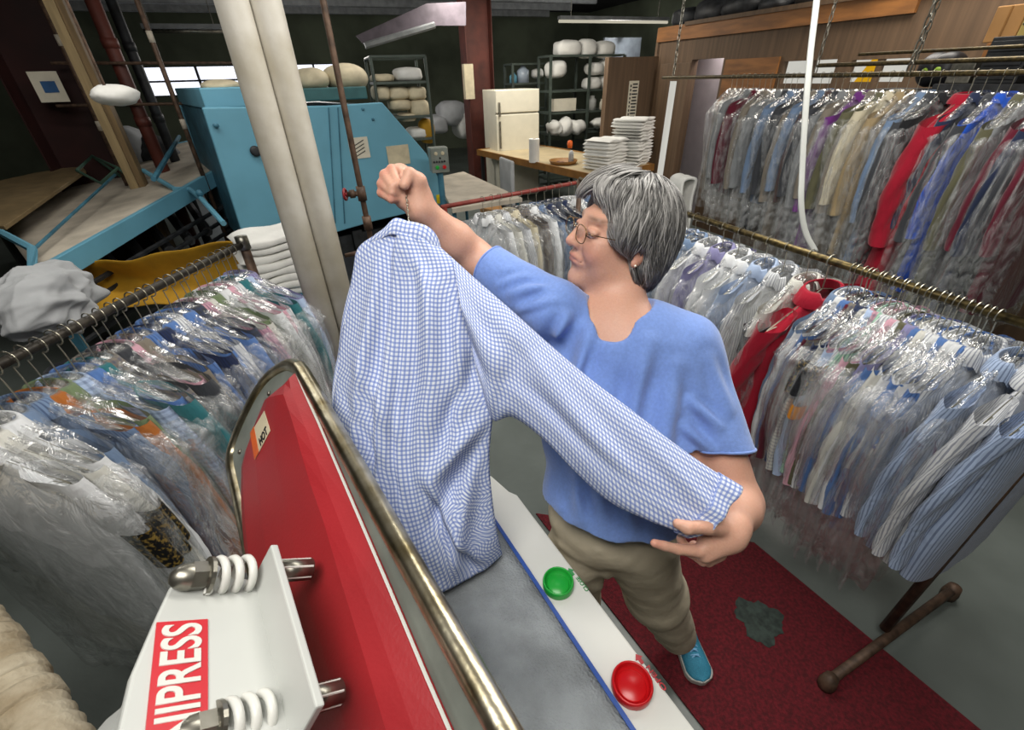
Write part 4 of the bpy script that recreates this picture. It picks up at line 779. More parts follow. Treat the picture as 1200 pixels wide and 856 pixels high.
def sleeve_patch(T, z0, z1, m, lab, side=-1):
    g = [c for c in T.children if c.name.split('.')[0] in ('shirt', 'jacket', 'coat')][0]; OFF[g.name] = np.zeros(3); G = []
    for z in np.linspace(z0, z1, 6):
        v = (-.11-.7*.12+.045-z)/.6; v = max(0, v); cx = (.22-.035+.045*math.sin(min(1, v*2.2)*1.4)+.02*v); r = .064*(1-.3*v)
        G.append([(side*(cx+r*1.03*math.cos(t)), .012*0+.03*math.sin(v*2.5)*.6+r*.5*math.sin(t), z+.3*math.cos(t)*r*(1-v)*-side*side) for t in np.linspace(-1.3, 1.3, 9)])
    return MB().grid(np.array(G)).build('sleeve_patch', m, g, smooth=True, label=lab)
sleeve_patch(r1[16], -.32, -.24, M['bpatch'], 'dark embroidered sleeve patch')
sleeve_patch(r1[23], -.34, -.2, M['gold'], 'black and gold braid patch'); sleeve_patch(r1[24], -.32, -.22, M['bpatch'], 'dark patch'); sleeve_patch(r1[25], -.42, -.36, mat('chevron_orange', 'd98a1c', .6), 'orange chevron patch'); sleeve_patch(r1[26], -.3, -.2, M['gold'], 'black and gold braid patch')
hang(R1+du*.17, angR, 'openshirt', 'paleblue', 'stripe', 'pale blue striped shirt beyond the upright, right frame edge', 'garments on the right floor rack', 79, sway=-.12)
# ---- red rail with garments behind the woman
Q0, Q1 = PZ(517, 243, 1.22), PZ(694, 211, 1.22); dq = (Q1-Q0)/np.linalg.norm(Q1-Q0)
T = thing('clothes_rail', 'red clothes rail on floor stands behind the raised arm', 'clothes rail', tuple((Q0+Q1)/2*[1, 1, 0]))
MB().tube([Q0, Q1+dq*.35], .013, 10).build('rod', M['redrail'], T, smooth=True)
for e in (Q0+dq*.02, Q1+dq*.3): MB().cyl(e*[1, 1, 0], e, .015, 8).build('upright', M['redrail'], T); s_ = np.cross(dq, Z3); MB().cyl(e*[1, 1, 0]+s_*.25+Z3*.02, e*[1, 1, 0]-s_*.25+Z3*.02, .018, 8).build('foot', M['redrail'], T)
items = 'shirt/white shirt/offwhite shirt/white/stripe shirt/cream shirt/taupe/check shirt/white shirt/greyblue/check shirt/navy/check shirt/charcoal/check shirt/navy/check shirt/white shirt/white shirt/greyblue/check shirt/white/stripe shirt/blue shirt/white shirt/paleblue shirt/paleblue/stripe'.split()
row(Q0, Q1, items, math.atan2(dq[1], dq[0])-math.pi/2+.25, 'from the left end of the red rail', 'garments on the red rail', 6, t0=.2, t1=1.25)
# ---- upper rack hung on chains
UX = (2.5, 2.9)
def PU(x, y): return PV(x, y, UX, A2)
ZU = 1.785
u0 = PU(780, 88); u1 = PU(1200, 96)
kU = lambda x: (PU(x, 95)-V3((UX[0], UX[1], 0)))@A3
def UP(k, z=ZU, off=0): return V3((UX[0], UX[1], z))+A3*k+B3*off
T = thing('hanging_rack', 'long brass-coloured rod hung from the roof on chains, right side', 'clothes rack', tuple(UP(0, 1.0)))
MB().tube([UP(kU(776)), UP(3.2)], .014, 10).build('rod', M['brass'], T, smooth=True)
def chain(x, off, par):
    b = MB(); p = UP(kU(x), ZU+.03, off)
    for i in range(28):
        c = p+Z3*.055*i; ax = B3 if i % 2 else A3; b.tube([c+ax*.012*math.cos(t)+Z3*.035*math.sin(t) for t in np.linspace(0, 6.283, 11)], .0045, 5, caps=False)
    return b.build('chain', M['steel'], par)
chain(788, 0, T); chain(1060, 0, T)
T = thing('hanging_rack', 'second rod hung behind the long brass-coloured rod, on its own chains', 'clothes rack', tuple(UP(0, 1.0, .5)))
MB().tube([UP(kU(905), ZU+.06, .45), UP(2.6, ZU+.06, .45)], .014, 10).build('rod', M['brass'], T, smooth=True); MB().tube([UP(kU(940), ZU+.12, .5), UP(2.6, ZU+.12, .5)], .01, 10).build('rod', M['brass'], T, smooth=True)
chain(903, .45, T); chain(1010, .45, T)
items = ('trousers/offwhite trousers/charcoal trousers/blue trousers/taupe jacket/grey jacket/maroon trousers/charcoal jacket/taupe trousers/tan jacket/grey coat/charcoal jacket/greyblue trousers/grey jacket/charcoal '
 'coat/taupe jacket/greyblue coat/brown/check jacket/charcoal coat/grey jacket/taupe coat/purple coat/taupe jacket/olive jacket/cream coat/tan trousers/brown coat/greyblue coat/charcoal coat/black opencoat/red coat/navy '
 'coat/charcoal coat/royal coat/olive coat/grey coat/maroon coat/navy coat/charcoal coat/maroon').split()
ired = items.index('opencoat/red')
kr = kU(1137); ks = kU(858); stp = (kr-ks)/(ired+.5)
r2 = row(UP(ks), UP(ks+stp*len(items)), items, angB, 'long red coat', 'garments on the chain-hung rack', 8, jit=.16, swy=-.07, warp=([0, ired-1, ired, ired+1, len(items)-1], [0, (ired+.5)/len(items)-.036, (ired+.5)/len(items), (ired+.5)/len(items)+.036, .99]), anchor=(ired, 'behind the red coat on', 'before the red coat on', 'chain-hung rack'))
r2[ired].scale = (1.1, 1.7, 1.05); r2[ired]['label'] = 'long bright red coat without plastic on the chain-hung rack'
# white rounded garment ends on a stand beside the rack (left of the first garments)
p = PZ(792, 235, .95); T = thing('towel_stand', 'white towel draped over a small stand left of chain-hung rack', 'towel stand', tuple(PZ(792, 262, .6)*[1, 1, 0])); c = V3(T.location)
MB().tube([c, c+Z3*1.0], .02, 8).build('post', M['brass'], T); MB().lathe(c, Z3, [(0, 0), (.15, 0), (.15, .02), (0, .03)], 16).build('base', M['rust'], T)
G = []
for v in np.linspace(-1, 1, 33):
    a_ = abs(v); xx = math.sin(min(1, a_*4)*math.pi/2)*.075*np.sign(v)*(1+.2*a_); zz = 1.04-.05*(1-math.cos(min(1, a_*4)*math.pi/2))-.55*max(0, a_-.2)
    G.append([c+B3*xx+A3*(w_*.09+.01*math.sin(v*9))+Z3*(zz+.004*math.sin(w_*6+v*5)) for w_ in np.linspace(-1, 1, 12)])
o = MB().grid(G).build('towel', M['linen'], T, smooth=True); s_ = o.modifiers.new('solid', 'SOLIDIFY'); s_.thickness = .025
# ---- left rack
LZ = 1.3
L0, L1 = PZ(285, 286, LZ), PZ(0, 427, LZ); dl = (L1-L0)/np.linalg.norm(L1-L0)
T = thing('clothes_rack', 'dark pipe clothes rack at left, full of bagged shirts', 'clothes rack', tuple((L0+L1)/2*[1, 1, 0]))
MB().tube([L0, L1+dl*.7], .013, 12).build('rod', M['iron'], T, smooth=True)
MB().cyl(L0*[1, 1, 0], L0+Z3*.02, .018, 10).build('upright', M['rust'], T, smooth=True); MB().lathe(L0-Z3*.02, Z3, [(0, 0), (.024, 0), (.024, .05), (0, .055)], 10).build('end_cap', M['steel'], T, smooth=True)
sl = np.cross(dl, Z3); MB().cyl(L0*[1, 1, 0]+sl*.3+Z3*.02, L0*[1, 1, 0]-sl*.3+Z3*.02, .018, 8).build('foot', M['rust'], T)
e = L1+dl*.6; MB().cyl(e*[1, 1, 0], e, .018, 10).build('upright', M['rust'], T, smooth=True)
items = ('shirt/lilac/stripe shirt/paleblue shirt/teal shirt/white/stripe shirt/pink shirt/white shirt/sage shirt/offwhite shirt/pink/stripe shirt/charcoal/check shirt/blue shirt/white/stripe shirt/blue shirt/navy/stripe shirt/blue/stripe shirt/taupe shirt/pink jacket/charcoal '
 'shirt/taupe/check jacket/teal shirt/blue shirt/paleblue/check shirt/sage shirt/orange shirt/greyblue/stripe openshirt/white openshirt/offwhite').split()
items = items[:-2]+['shirt/greyblue', 'shirt/white', 'shirt/offwhite', 'shirt/white']
r3 = row(L0, L1, items, math.atan2(dl[1], dl[0])+math.pi/2, 'from the far end of the left rack', 'garments on the left rack', 9, jit=.10, t0=.06, t1=1.2, scl=1.1)
for T_ in r3[-3:]:
    T_.location = (T_.location[0]+.02, T_.location[1], T_.location[2])
    sleeve_patch(T_, -.44, -.31, M['gold'], 'black and gold braided sleeve patch', side=1)
    sleeve_patch(T_, -.36, -.22, M['gold'], 'black and gold braided sleeve patch', side=-1)
for i in range(0): hang(L1+dl*(.06+.05*i), math.atan2(dl[1], dl[0])+math.pi/2+.05*i, 'shirt', ['offwhite', 'grey', 'greyblue'][i], 'cloth', ['off-white shirt in clear plastic just before the left frame edge', 'grey shirt in plastic at the left frame edge, half out of view', 'grey-blue shirt in plastic nearest the wrapped duct'][i], 'garments on the left rack', 900+i)
# crumpled white cloth over the left rack
c = PZ(78, 352, 1.22)+V3((-.08, 0, 0)); b = MB(); n = 60; th_ = np.linspace(0, np.pi, n); ph_ = np.linspace(0, 2*np.pi, 2*n, endpoint=False); Tt, Pp = np.meshgrid(th_, ph_, indexing='ij')
D = np.stack([np.sin(Tt)*np.cos(Pp), np.sin(Tt)*np.sin(Pp), np.cos(Tt)], -1); rs = np.random.RandomState(3); d = np.zeros(D.shape[:2])
for k in range(7): kv = rs.randn(3)*(1.6+k*.55); d += (1-2*np.abs(np.sin(D@kv+rs.rand()*6)))*.13/(1+k*.5)
Dm = D*(1+d[..., None])*V3((.13, .2, .12)); Dm[..., 2] -= .1*Dm[..., 0]
o = MB().grid(Dm+c, closed=True, flip=True).build('crumpled_cloth', M['greycloth'], smooth=True); tag(o, 'crumpled white cloth heap lying behind the left rack rod', 'cloth')
# ================================================================ THE SHIRT PRESS
T = thing('shirt_press', 'red and white shirt press with open red head and grey padded buck, foreground', 'press', (-.2, .35, 0))
e1 = V3((.56, -.83, 0)); e1 /= np.linalg.norm(e1)          # along the machine, towards the camera
sq = V3((-.83, -.56, 0)); sq /= np.linalg.norm(sq)         # across, towards the hinge side
# --- lower part: buck, panel, pedestal
ZP = .93
o1, o2, i1, i2 = PZ(606, 580, ZP), PZ(815, 856, ZP), PZ(587, 648, ZP), PZ(740, 856, ZP)
ux = (o2-o1)/np.linalg.norm(o2-o1); uy = np.cross(Z3, ux)     # uy: away from operator? (to the buck)
if uy@(i2-o2) < 0: uy = -uy
tip = PZ(575, 557, ZP); wp = (i2-o2)@uy
O_ = o1
def PP(a, b, z=ZP): return O_+ux*a+uy*b+Z3*(z-ZP)
at = (tip-O_)@ux; bt = (tip-O_)@uy
Lp = 1.05
poly = [PP(0, 0), PP(-.02, .012), PP(at, bt), PP(at, wp), PP(Lp, wp), PP(Lp, 0)]
MB().prism(poly, (0, 0, -.035)).build('front_panel', M['offwhite'], T, bevel=.004)
MB().prism([PP(.0, .006, ZP-.035), PP(at+.01, bt+.01, ZP-.035), PP(at+.01, wp, ZP-.035), PP(Lp, wp, ZP-.035), PP(Lp, .006, ZP-.035)], (0, 0, -.5)).build('front_skirt', M['offwhite'], T)
MB().prism([PP(at+.05, .03, .4), PP(at+.05, .48, .4), PP(Lp, .48, .4), PP(Lp, .03, .4)], (0, 0, -.39)).build('pedestal', M['white'], T, bevel=.01)
# buck (padded, slightly crowned) with its blue cover edge
bw = .40; G = []
for u in np.linspace(0, 1, 30):
    rowp = []
    for v in np.linspace(0, 1, 16):
        a = -.1+u*(Lp+.05); b_ = wp+.004+v*bw; taper = 1-.35*max(0, (.16-u)/.16)**2
        b_ = wp+.004+bw*.5+(v-.5)*bw*taper
        rowp.append(PP(a, b_, ZP+.012+.016*math.sin(math.pi*v)**.6*min(1, u*8)))
    G.append(rowp)
o = MB().grid(np.array(G)).build('buck', M['pad'], T, smooth=True); s_ = o.modifiers.new('solid', 'SOLIDIFY'); s_.thickness = .05
if o.data.polygons[0].normal.z < 0: s_.offset = 1
MB().box(PP(Lp/2-.02, wp+.002, ZP-.01), (Lp+.06, .008, .05), [ux, uy, Z3]).build('cover_edge', M['blueedge'], T)
# buttons
def cup(px, py, r, m, txt, mt, tp, x2, L):
    c = PZ(px, py, ZP+.002); b = MB().lathe(c, Z3, [(r, 0), (r, .012), (r*.97, .0165), (r*.92, .018), (r*.87, .0165), (r*.84, .012), (r*.80, .0015), (0, .001)], 40); o = b.build('button_ring', m, T, smooth=True)
    MB().lathe(c, Z3, [(r*.70, .001), (r*.70, .004), (r*.66, .0055), (0, .0055)], 32).build('button_cap', m, o, smooth=True)
    a = PZ(tp[0], tp[1], ZP+.001); put_text('lettering', txt, .0115, a, -ux, uy, mt, T, length=L)
    q = a-ux*(L+.016)+uy*.008; w = .008
    MB().prism([q+uy*w-ux*.001, q-ux*w*1.2, q-uy*w, q-uy*w*.4+ux*0, q-uy*w*.4+ux*.009, q+uy*w*.4+ux*.009, q+uy*w*.4], (0, 0, .001)).build('arrow_mark', mt, T)
cup(654, 686, .0325, M['green'], 'CLOSE', mat('text_green', '3b8f52', .5), (690.5, 692), 0, .036)
cup(740, 805, .0355, M['redbright'], 'OPEN', mat('text_red', 'b03038', .5), (782, 808), 0, .044)

# --- the raised head
RZ_ = 1.33; Of = PZ(352, 432, RZ_); On = PZ(590, 856, RZ_); e1 = (On-Of)/np.linalg.norm(On-Of); sq = np.cross(Z3, e1)
if sq@V3((-1, -.5, 0)) < 0: sq = -sq
PL = PZ(275, 548, 1.09); across = (PL-Of)-e1*((PL-Of)@e1); ec = across/np.linalg.norm(across); en = np.cross(e1, ec)
if en[2] < 0: en = -en
def HD(a, c, h=0.): return Of+e1*a+ec*c+en*h
def hpx(x, y, h=0.): p = PN(x, y, Of+en*h, en)-Of; return p@e1, p@ec
HW = .30; HL = 1.05
def outline(k=0., n=14):    # plan outline of the head in (along, across); k shrinks it
    pts = [hpx(*q) for q in [(352, 434), (341, 431), (322, 442), (305, 464), (288, 498), (277, 528), (276, 545), (279, 560)]]
    pts = [(a, c) for a, c in pts]; P_ = smooth_path([(a, c, 0) for a, c in pts], 4)[:, :2]
    amax = P_[-1][0]; cm = P_[-1][1]
    tail = [(a, cm+.004*math.sin(a*3)) for a in np.linspace(amax+.04, HL-.1, 14)]+[(HL-.03, cm-.03), (HL, cm-.1), (HL, .1), (HL-.03, .03)]+[(a, 0) for a in np.linspace(HL-.1, .03, 18)]
    P_ = np.vstack([P_, tail]); ctr = np.array([P_[:, 0].clip(.14, HL-.14), np.full(len(P_), cm/2)]).T; d = P_-ctr; L = np.linalg.norm(d, axis=1)[:, None]; return ctr+d*(L-k)/L, cm
def ringv(k, h):
    P_, cm = outline(k); return np.array([HD(a, c, h) for a, c in P_]), cm
O0, CM = ringv(0, 0)
# hot plate and casting
b = MB(); rows = [ringv(.012, -.012)[0], ringv(.004, -.008)[0], ringv(.0, .0)[0], ringv(.003, .006)[0], ringv(.010, .009)[0]]
b.grid(np.array(rows), closed=True); n = len(rows[0]); b.f.append(tuple(range(n-1, -1, -1))); b.m.append(0); b.f.append(tuple(range(4*n, 5*n))); b.m.append(0)
b.build('hot_plate', M['greyband'], T, smooth=False)
# chrome rim rolled round the edge
rim = ringv(-.004, .004)[0]; rim = np.vstack([rim, rim[:1]])
b = MB(); b.tube(rim, .015, 14, caps=False); b.build('chrome_rim', M['chrome'], T, smooth=True)
# red cover: bright bevel facet near the rim, broad main facet
RR = [(349, 438), (355, 452), (363, 470), (376, 498), (394, 540), (420, 600), (445, 658), (475, 728), (502, 792), (530, 856)]
RG = [(328, 449), (332, 462), (338, 480), (346, 506), (353, 532), (363, 566), (379, 612), (402, 690), (428, 775), (452, 856)]
RL = [(327, 450), (312, 471), (298, 500), (286, 530), (281, 548), (280, 578), (281, 612), (283, 640)]
rowsG = []; kp = []
for i in range(10):
    aR, cR = hpx(*RR[i], .012); aG, cG = hpx(*RG[i], .04)
    if i < 8: aL, cL = hpx(*RL[i], .03); cl0 = (aL, cL)
    else: aL, cL = aR, cl0[1]
    kp.append((aR, cR, aG, cG, aL, min(cL, CM-.012)))
d = np.array(kp[-1])-np.array(kp[-2]); kp.append(tuple(np.array(kp[-1])+d*np.array([1, 1, 1, 1, 0, 0])*((HL-.03-kp[-1][0])/d[0])+np.array([0, 0, 0, 0, HL-.03-kp[-1][4], 0])))
for i, (aR, cR, aG, cG, aL, cL) in enumerate(kp):
    mixp = lambda t: (aG+(aL-aG)*t, cG+(cL-cG)*t)
    hg = .030 if i == 0 else .04
    pts = [HD(aR, cR, .010), HD(aR, cR+.001, .018), HD((aR+aG)/2, (cR+cG)/2, (.018+hg)/2+.002), HD(aG, cG, hg)]
    for t, h in ((.3, hg+.003), (.6, hg+.003), (.85, hg-.001), (.95, hg-.008), (1, .012)): q = mixp(t); pts.append(HD(q[0], q[1], h if i else min(h, .022)))
    rowsG.append(pts)
b = MB(); G = np.array(rowsG); b.grid(G, flip=True); b.f.append(tuple(range(9))); b.m.append(0)
o = b.build('head_cover', M['red'], T)
ridge = [HD(k_[2], k_[3], .0402) for k_ in kp[1:]]
# white seam between cover and band
MB().tube([HD(k_[0], k_[1]-.001, .016) for k_ in kp], .0022, 6).build('cover_seam', M['offwhite'], T)
b = MB()
for x, y in [(318, 462), (284, 530)]: a, c = hpx(x, y, .02); b.lathe(HD(a, c, .024), en, [(0, 0), (.006, 0), (.005, .004), (0, .005)], 10)
b.build('rivet', M['steel'], T, smooth=True)
# HOT sticker
hm = .0672
def SP(x, y): a, c = hpx(x, y, .0437); return HD(a, c, .0437)
q0, q1, q2, q3 = SP(299, 539), SP(294, 509), SP(310, 482), SP(317, 505)
MB().prism([q0, q1, q2, q3], en*.001).build('hot_sticker', M['cream'], T)
r0, r1 = SP(299, 539), SP(294, 508); MB().prism([r0, r1, r1+(q2-q1)*.0+(q3-q0)*.25, r0+(q3-q0)*.28+(q3-q0)*.0], en*.0016).build('sticker_band', M['orange'], T, label='orange edge of the sticker')
xd = (q2-q1); put_text('lettering', 'HOT', .026, q0+(q3-q0)*.95+(q2-q1)*.08+en*.0017, (q2-q1), (q1-q0)*-1+0, M['black'], T) if False else None
up_ = q1-q0; rd = q2-q1
put_text('lettering', 'HOT', .03, q0+(q3-q0)*.42+up_*.05+en*.0018, (q3-q0), np.cross(en, (q3-q0)), M['black'], T, length=.032)
# --- white arm with flange, springs and bolts
hF = .115
def fl(x, y, h=hF): a, c = hpx(x, y, h); return a, c
a0, c0 = fl(326, 638); a1, c1 = fl(367, 852)
aa0, aa1 = a0, a1+.012
cmid = (c0+c1)/2
# flange: plate parallel to the cover, held off by bolts; seen nearly edge-on
def FB(a, c, h): return HD(a, c, h)
cT, cB = c0, c0+.13
MB().prism([HD(a0, cT, hF), HD(a0+.0, cT+.1, hF), HD(a1, cT+.1, hF), HD(a1, cT, hF)], en*.009).build('flange', M['white'], T, bevel=.002)
o_pl = PN(240, 700, CP+_f*.62, V3(np.cross(e1, en)))
# sign plate: runs back from the flange along the outward normal
z_ = .075
def SPL(a, h, c): return HD(a, c, h)
cS = cT+.05
mN2 = ec
def spx(x, y): p = PN(x, y, HD(0, cS), ec)-Of; return p@e1, p@en
plp = [spx(*q) for q in [(334, 690), (265, 672), (200, 686), (184, 720), (154, 790), (133, 880), (300, 905), (362, 880)]]
plate = [HD(a, cS, h) for a, h in plp]; hh = [h for a, h in plp]
MB().prism(plate, ec*.012).build('arm_plate', M['white'], T, bevel=.003)
c2 = cS+.09; MB().prism([HD(a0+.05, cS+.012, hF+.01), HD(a1-.05, cS+.012, hF+.01), HD(a1-.05, cS+.012, max(hh)-.03), HD(a0+.05, cS+.012, max(hh)-.03)], ec*.12).build('arm_casting', M['white'], T, bevel=.01)
# hinge column down to the pedestal
pc = HD((a0+a1)/2, cS+.1, max(hh)-.05); MB().tube([pc, V3((pc[0], pc[1]-.03, .95)), V3((pc[0]+.1, pc[1]+.05, .5)), PP(.4, .4, .25)], .06, 16).build('hinge_column', M['white'], T, smooth=True)
# sign
s00, s10, s11, s01 = [HD(a, cS-.0015, h) for a, h in [spx(*q) for q in [(183, 731), (243, 727), (243, 905), (165, 905)]]]
MB().prism([s00, s10, s11, s01], ec*.0015).build('name_plate', M['signred'], T)
bx, by = HD(*((lambda t: (t[0], cS-.002, t[1]))(spx(231, 905)))), HD(*((lambda t: (t[0], cS-.002, t[1]))(spx(234, 732))))
L_ = np.linalg.norm(by-bx); dy = HD(*((lambda t: (t[0], cS-.002, t[1]))(spx(190, 800))))-bx
put_text('lettering', 'UNIPRESS', .046, bx, by-bx, dy, M['offwhite'], T, length=L_)
for nm, (x, y), (xe, ye) in (('u', (350, 668), (262, 669)), ('l', (382, 816), (262, 838))):
    a, c = hpx(x, y, .075); 
    base_ = HD(a, c, .06); tipa, tipc = hpx(xe, ye, .2)
    tipp = HD(a, c, .235)
    b = MB().cyl(base_, HD(a, c, .10), .0135, 18); st_ = b.build('stud', M['steel'], T, smooth=True)
    MB().lathe(HD(a, c, .062), en, [(0, 0), (.014, 0), (.014, .05), (.011, .052), (0, .052)], 6).build('stud_nut', M['offwhite'], st_)
    hs = hF+.01; th_ = np.linspace(0, 2*np.pi*3.2, 90); r_ = .0165
    sp = [HD(a, c, hs+.006+.045*t/th_[-1])+ec*r_*math.cos(t)+e1*r_*math.sin(t) for t in th_]
    MB().tube(sp, .0046, 8).build('spring', M['offwhite'], T, smooth=True)
    MB().lathe(HD(a, c, hs+.05), en, [(0, 0), (.02, 0), (.02, .004), (.013, .004), (.013, .006), (0, .006)], 20).build('washer', M['steel'], T, smooth=False)
    g = MB().lathe(HD(a, c, hs+.056), en, [(0, 0), (.0155, 0), (.0155, .014), (0, .014)], 6).build('hex_nut', M['steel'], T)
    MB().lathe(HD(a, c, hs+.07), en, [(.0145, 0), (.014, .006), (.011, .013), (.006, .018), (0, .019)], 16).build('nut_dome', M['steel'], g, smooth=True)
# ================================================================ SURFACES GROWN FROM BLENDED VOLUMES
def capf(a, b, ra, rb):
    a, b = V3(a), V3(b); ab = b-a; L2 = max(ab@ab, 1e-9)
    def f(P): t = np.clip(((P-a)@ab)/L2, 0, 1); return np.linalg.norm(P-a-t[:, None]*ab, axis=1)-(ra+(rb-ra)*t)
    return f
HR_KEY = [0]
def ellf(c, r, R=None):
    c, r = V3(c), V3(r)*(1.04 if R is HR_KEY[0] else 1); R = np.eye(3) if R is None else np.array(R, float)
    def f(P): q = (P-c)@R.T; k0 = np.linalg.norm(q/r, axis=1); k1 = np.linalg.norm(q/(r*r), axis=1); return k0*(k0-1)/np.maximum(k1, 1e-6)
    return f
def planef(p, n): n = V3(n)/np.linalg.norm(n); p = V3(p); return lambda P: (P-p)@n
class Vol:
    def __init__(s): s.ops = []; s.disp = None
    def u(s, f, k=.01): s.ops.append(('u', f, k)); return s
    def sub(s, f, k=.004): s.ops.append(('s', f, k)); return s
    def ev(s, P, act=None):
        d = np.full(len(P), 9.0)
        for i, (t, f, k) in enumerate(s.ops):
            if act is not None and not act[i]: continue
            e = f(P)
            if t == 'u': h = np.clip(.5+.5*(e-d)/k, 0, 1); d = e*(1-h)+d*h-k*h*(1-h)
            else: h = np.clip(.5-.5*(d+e)/k, 0, 1); d = d*(1-h)-e*h+k*h*(1-h)
        if s.disp is not None: d = d+s.disp(P)
        return d
    def mesh(s, lo, hi, h):
        lo = V3(lo); Bn = 14; bs = Bn*h; nb = np.ceil((V3(hi)-lo)/bs).astype(int); R = bs*.87
        I = np.stack(np.meshgrid(*[np.arange(k) for k in nb], indexing='ij'), -1).reshape(-1, 3); C = lo+(I+.5)*bs
        D = [f(C) for _, f, _ in s.ops]; U = [i for i, o in enumerate(s.ops) if o[0] == 'u']; Dm = np.min([D[i] for i in U], axis=0); keep = np.abs(s.ev(C)) < R*1.5+.03
        n1 = Bn+1; g = np.arange(n1+0); L = np.stack(np.meshgrid(g, g, g, indexing='ij'), -1).reshape(-1, 3)
        NB = (nb*Bn+3).astype(np.int64); key = lambda c: (c[:, 0].astype(np.int64)*NB[1]+c[:, 1])*NB[2]+c[:, 2]
        VK, VP, QK = [], [], []; cor = np.array([(i, j, k) for i in (0, 1) for j in (0, 1) for k in (0, 1)])
        for b in np.nonzero(keep)[0]:
            act = [(D[i][b] < Dm[b]+2*R+2*o[2]) if o[0] == 'u' else (D[i][b] < R+2*o[2]+.02) for i, o in enumerate(s.ops)]
            base = I[b]*Bn; P = lo+(base+L)*h; d = s.ev(P, act).reshape(n1, n1, n1)
            if d.min() > 0 or d.max() < 0: continue
            c8 = np.stack([d[i:i+Bn, j:j+Bn, k:k+Bn] for i, j, k in cor], -1); m = (c8 < 0); a = m.any(-1) & ~m.all(-1)
            ci = np.argwhere(a); 
            if len(ci) == 0: continue
            v8 = c8[a]; acc = np.zeros((len(ci), 3)); cnt = np.zeros(len(ci))
            for e0 in range(8):
                for ax in range(3):
                    if cor[e0][ax]: continue
                    e1_ = e0+(4, 2, 1)[ax]; x, y = v8[:, e0], v8[:, e1_]; cr = (x < 0) != (y < 0); t = np.where(cr, x/(x-y+1e-20), 0)
                    p = cor[e0]+np.eye(3)[ax]*t[:, None]; acc += p*cr[:, None]; cnt += cr
            VK.append(key(ci+base)); VP.append(lo+(ci+base+acc/cnt[:, None])*h)
            for ax in range(3):      # edges leaving grid nodes; each owned by the block holding the node
                sl = [slice(0, Bn)]*3; x = d[tuple(sl)]; sl2 = list(sl); sl2[ax] = slice(1, Bn+1); y = d[tuple(sl2)]
                cr = np.argwhere((x < 0) != (y < 0))
                if len(cr) == 0: continue
                sg = x[tuple(cr.T)] < 0; n_ = cr+base; o1_, o2_ = [np.eye(3, dtype=int)[k] for k in ((ax+1) % 3, (ax+2) % 3)]
                q = np.stack([key(n_), key(n_-o1_), key(n_-o1_-o2_), key(n_-o2_)], 1); q[~sg] = q[~sg][:, ::-1]; QK.append(q)
        VK = np.concatenate(VK); VP = np.concatenate(VP); QK = np.concatenate(QK); o = np.argsort(VK); VK, VP = VK[o], VP[o]
        ix = np.searchsorted(VK, QK).clip(0, len(VK)-1); ok = (VK[ix] == QK).all(1); return VP, ix[ok]
def grow(name, vol, lo, hi, h, mat_, parent, tint=None, relax=1):
    P, Q = vol.mesh(lo, hi, h)
    me = bpy.data.meshes.new(name); off = OFF[parent.name] if parent is not None else np.zeros(3)
    me.vertices.add(len(P)); me.vertices.foreach_set('co', (P-off).astype(np.float32).ravel())
    me.loops.add(len(Q)*4); me.loops.foreach_set('vertex_index', Q.ravel().astype(np.int32)); me.polygons.add(len(Q)); me.polygons.foreach_set('loop_start', np.arange(0, len(Q)*4, 4, dtype=np.int32))
    me.update(calc_edges=True); me.validate(); me.polygons.foreach_set('use_smooth', [True]*len(me.polygons)); me.materials.append(mat_)
    if tint is not None: at_ = me.attributes.new('tint', 'FLOAT_COLOR', 'POINT'); c = tint(P); at_.data.foreach_set('color', c.astype(np.float32).ravel())
    ob = link(name, me, None, parent)
    if relax: m = ob.modifiers.new('smooth', 'SMOOTH'); m.factor = .5; m.iterations = relax
    return ob, P
# ================================================================ THE WOMAN
def tintmat(name, rough, sss=0, bump=0, bscale=200, spec=.4, sheen=0, aniso=0):
    m = bpy.data.materials.new(name); m.use_nodes = True; nt = m.node_tree; B = nt.nodes['Principled BSDF']; L = nt.links.new
    at = N(nt, 'ShaderNodeAttribute', attribute_name='tint'); tc = N(nt, 'ShaderNodeTexCoord'); nz = N(nt, 'ShaderNodeTexNoise', i_Scale=bscale, i_Detail=3.0); L(tc.outputs['Object'], nz.inputs['Vector'])
    mx = N(nt, 'ShaderNodeMix', data_type='RGBA', blend_type='OVERLAY'); mx.inputs[0].default_value = .12; L(at.outputs['Color'], mx.inputs[6]); L(nz.outputs[0], mx.inputs[7]); L(mx.outputs[2], B.inputs['Base Color'])
    B.inputs['Roughness'].default_value = rough; B.inputs['Specular IOR Level'].default_value = spec
    if sss: B.inputs['Subsurface Weight'].default_value = sss; B.inputs['Subsurface Radius'].default_value = (.012, .004, .002); B.inputs['Subsurface Scale'].default_value = .5
    if bump: bm = N(nt, 'ShaderNodeBump', i_Strength=bump, i_Distance=.002); L(nz.outputs[0], bm.inputs['Height']); L(bm.outputs[0], B.inputs['Normal'])
    return m
SKINC = np.array(hexc('cf9f89')[:3]); MSK = tintmat('skin', .5, sss=.15, bump=.25, bscale=260); MHR = tintmat('grey_hair', .42, bscale=40, spec=.5)
Hc = PD(729, 278, .960); Fw = V3((-.962, -.19, .20)); Fw /= np.linalg.norm(Fw); Lt = np.cross(Z3, Fw)
if Lt@V3((0, -1, 0)) < 0: Lt = -Lt
Lt /= np.linalg.norm(Lt); Upv = np.cross(Fw, Lt); Upv = Upv if Upv[2] > 0 else -Upv
HR = np.array([Fw, Lt, Upv]); HR_KEY[0] = HR
HSC = 1.04
def Hh(x, y, z): return Hc+(Fw*x+Lt*y+Upv*z)*HSC
